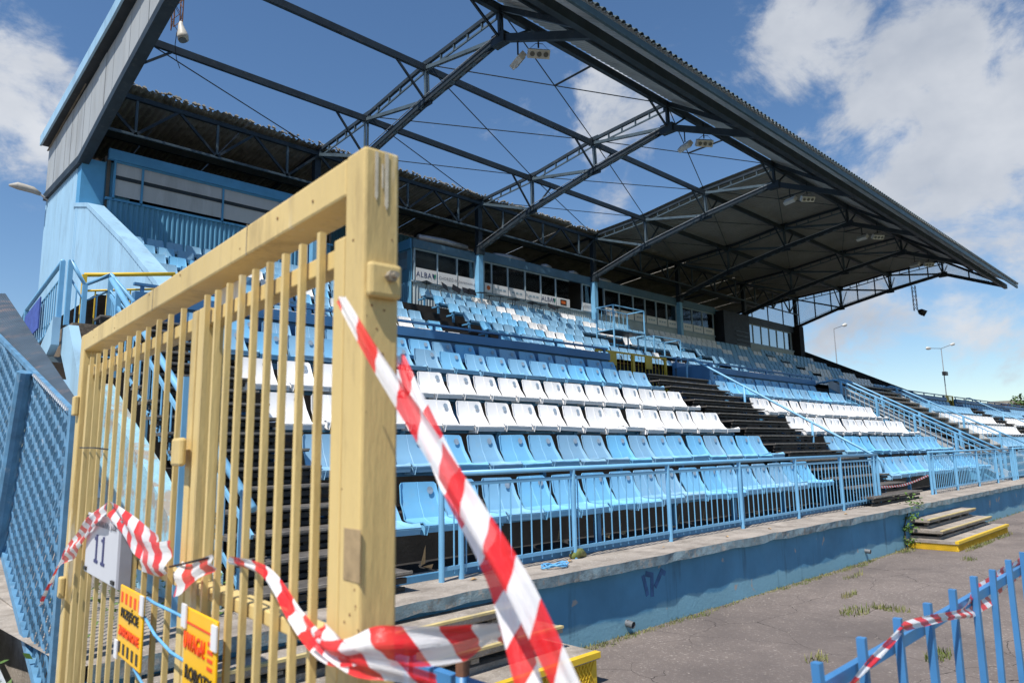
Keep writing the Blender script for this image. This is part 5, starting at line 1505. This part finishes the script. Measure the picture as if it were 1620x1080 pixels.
# ------------------------------------------------------------------ small litter
g = MB()
pts_ = []
for i in range(60):
    t = i*.42; pts_.append((4.62+.13*math.cos(t)*(1+.3*math.sin(i*.7)), 4.30+.07*math.sin(t)*(1+.3*math.cos(i)), -.985+.012*math.sin(i*1.3)+.01))
tag(g.tube(pts_, .006, 5).build('blue_rope', M['rope'], None, True), 'loose coil of blue rope on the ledge', 'rope')
random.seed(21)
for i in range(7):
    x = 3.9+i*1.15+random.uniform(-.2,.2); y = random.uniform(4.2, 4.46); s_ = random.uniform(.02,.045)
    a = random.uniform(0,6)
    g = MB().add([(x+s_*math.cos(a),y+s_*math.sin(a)*.6,-.994),(x+s_*.5*math.cos(a+1.6),y+s_*.5*math.sin(a+1.6),-.982),(x-s_*math.cos(a),y-s_*math.sin(a)*.6,-.992),(x+s_*.5*math.cos(a-1.6),y+s_*.5*math.sin(a-1.6),-.975)], [(0,1,2,3)])
    tag(g.build('dry_leaf', M['dry']), 'curled dry leaf on the concrete ledge, %s from the left' % ordn(i+1), 'leaf', 'dry leaves on the ledge')
for i in range(14):
    x = 3.8+i*.6+random.uniform(-.15,.15); s_ = random.uniform(.05,.11); y = 4.95+random.uniform(0,.3)
    g = MB().add([(x,y,-.94),(x+s_*.4,y-.02,-.86+random.uniform(0,.1)),(x+s_*.6,y+.01,-.93)], [(0,1,2)])
    g.add([(x+s_*.2,y,-.95),(x+s_,y-.05,-.93),(x+s_*.9,y-.04,-.97)], [(0,1,2)])
    tag(g.build('paper_scrap', M['dry']), 'pale scrap under the front seat row, %s from the left' % ordn(i+1), 'scrap', 'scraps under the front seats')
tag(MB().tube([(5.08,4.52,-.985),(5.14,4.5,-.95),(5.2,4.52,-.95),(5.28,4.53,-.985)], [.03,.05,.05,.03], 8).build('moss_clump', M['grass'], None, True), 'dark clump of moss at a railing post foot', 'moss')

# ------------------------------------------------------------------ beyond: street lamps, trees, buildings
def street_lamp(x, y, h, arms, label):
    e = empty('street_lamp', (x, y, -1.65), label, 'street lamp', 'street lamps behind the stand')
    MB().tube([(x,y,-1.65),(x,y,h)], [.085,.045], 8).build('pole', M['pole'], e, True)
    for (dx, dy, dz) in arms:
        MB().tube([(x,y,h),(x+dx*.75,y+dy*.75,h+dz*.75)], .035, 6).build('arm', M['pole'], e, True)
        a = V(x+dx*.7,y+dy*.7,h+dz*.7); b = V(x+dx,y+dy,h+dz)
        MB().tube([a, a.lerp(b,.3), a.lerp(b,.75), b], [.07,.17,.20,.07], 8).build('head', M['lamp'], e, True)
street_lamp(77, 29.7, 12.4, [(3.6,0,.9)], 'single armed street lamp standing beyond the far gable')
street_lamp(99, 25.4, 11.7, [(-6.0,0,-.5),(6.2,0,1.2)], 'double armed street lamp with a camera box beyond the far end')
e = bpy.data.objects[[o.name for o in bpy.data.objects if o.name.startswith('street_lamp')][-1]]
MB().box(98.2,99.2,25,25.4,8.3,8.75).build('camera_box', M['black'], e)
MB().box(98.8,99.5,25.0,25.5,3.2,4.8).build('sign_plate', M['white'], e)
def tree(x, y, h, r, label, seed, n=2600):
    rnd = random.Random(seed)
    e = empty('tree', (x, y, -1.65), label, 'tree', 'trees beyond the far end')
    MB().tube([(x,y,-1.65),(x+.1,y,h*.35),(x,y+.1,h*.75)], [.25,.18,.05], 8).build('trunk', M['bark'], e, True)
    for k in range(6):
        a = rnd.uniform(0,6.3); MB().tube([(x,y,h*(.3+.07*k)),(x+r*.7*math.cos(a),y+r*.7*math.sin(a),h*(.5+.08*k))], [.09,.03], 5).build('limb', M['bark'], e)
    cl = [(x+rnd.gauss(0,r*.5), y+rnd.gauss(0,r*.5), h*rnd.uniform(.35,.98), r*rnd.uniform(.25,.5)) for _ in range(22)]
    g = MB()
    for _ in range(n):
        c = cl[rnd.randrange(len(cl))]
        p = V(rnd.gauss(0,1),rnd.gauss(0,1),rnd.gauss(0,1)).normalized()*c[3]*rnd.uniform(.6,1.05)+V(*c[:3])
        a = V(rnd.uniform(-1,1),rnd.uniform(-1,1),rnd.uniform(-1,1)).normalized()*rnd.uniform(.12,.24); b = a.cross(V(rnd.uniform(-1,1),rnd.uniform(-1,1),1)).normalized()*a.length*.6
        g.add([p-a,p+b,p+a,p-b],[(0,1,2,3)])
    mo = g.build('crown', M['leaf_far'], e)
tree(80, 13.4, 3.9, 1.8, 'dark green tree at the right edge beyond the stand', 1)
tree(86, 11.2, 5.2, 2.3, 'taller green tree cut by the right edge', 2)
tree(72, 18.4, 3.6, 1.5, 'small green bush beyond the end parapet', 4, 1500)
def far_block(x, y, w, d, h, m, label):
    e = empty('far_building', (x, y, -1.65), label, 'building')
    MB().box(x, x+w, y, y+d, -1.65, h).build('wall', m, e)
    MB().box(x-.3, x+w+.3, y-.3, y+d+.3, h, h+.35).build('roof', M['roof_o'], e)
    for i in range(3): MB().box(x+w*(.15+.3*i),x+w*(.28+.3*i),y-.04,y,h-2.4,h-1.2).build('window', M['dark'], e)
    for i in range(3): MB().box(x-.04,x,y+d*(.15+.3*i),y+d*(.28+.3*i),h-2.4,h-1.2).build('window', M['dark'], e)
far_block(96, 17.6, 4, 2.6, 4.3, M['orange_brick'], 'brown brick building far beyond the seats at the right')
far_block(88, 14.6, 5, 3.0, 2.4, M['white'], 'low pale building in front of the brick one at the right')
for j, (x, y) in enumerate(((58.5,8.6),(59.6,8.2))):
    tag(MB().box(x,x+.8,y,y+.6,.9,1.7).box(x+.1,x+.7,y-.02,y,1.0,1.5).build('market_box', M['yel2'] if j == 0 else M['green']), '%s box at the far right end of the seats' % ['yellow','green'][j], 'box')

# ------------------------------------------------------------------ lift everything so that the track is z = 0
for o in list(COL.objects):
    if o.parent is None and o.type in ('MESH', 'EMPTY'):
        o.location.z += H
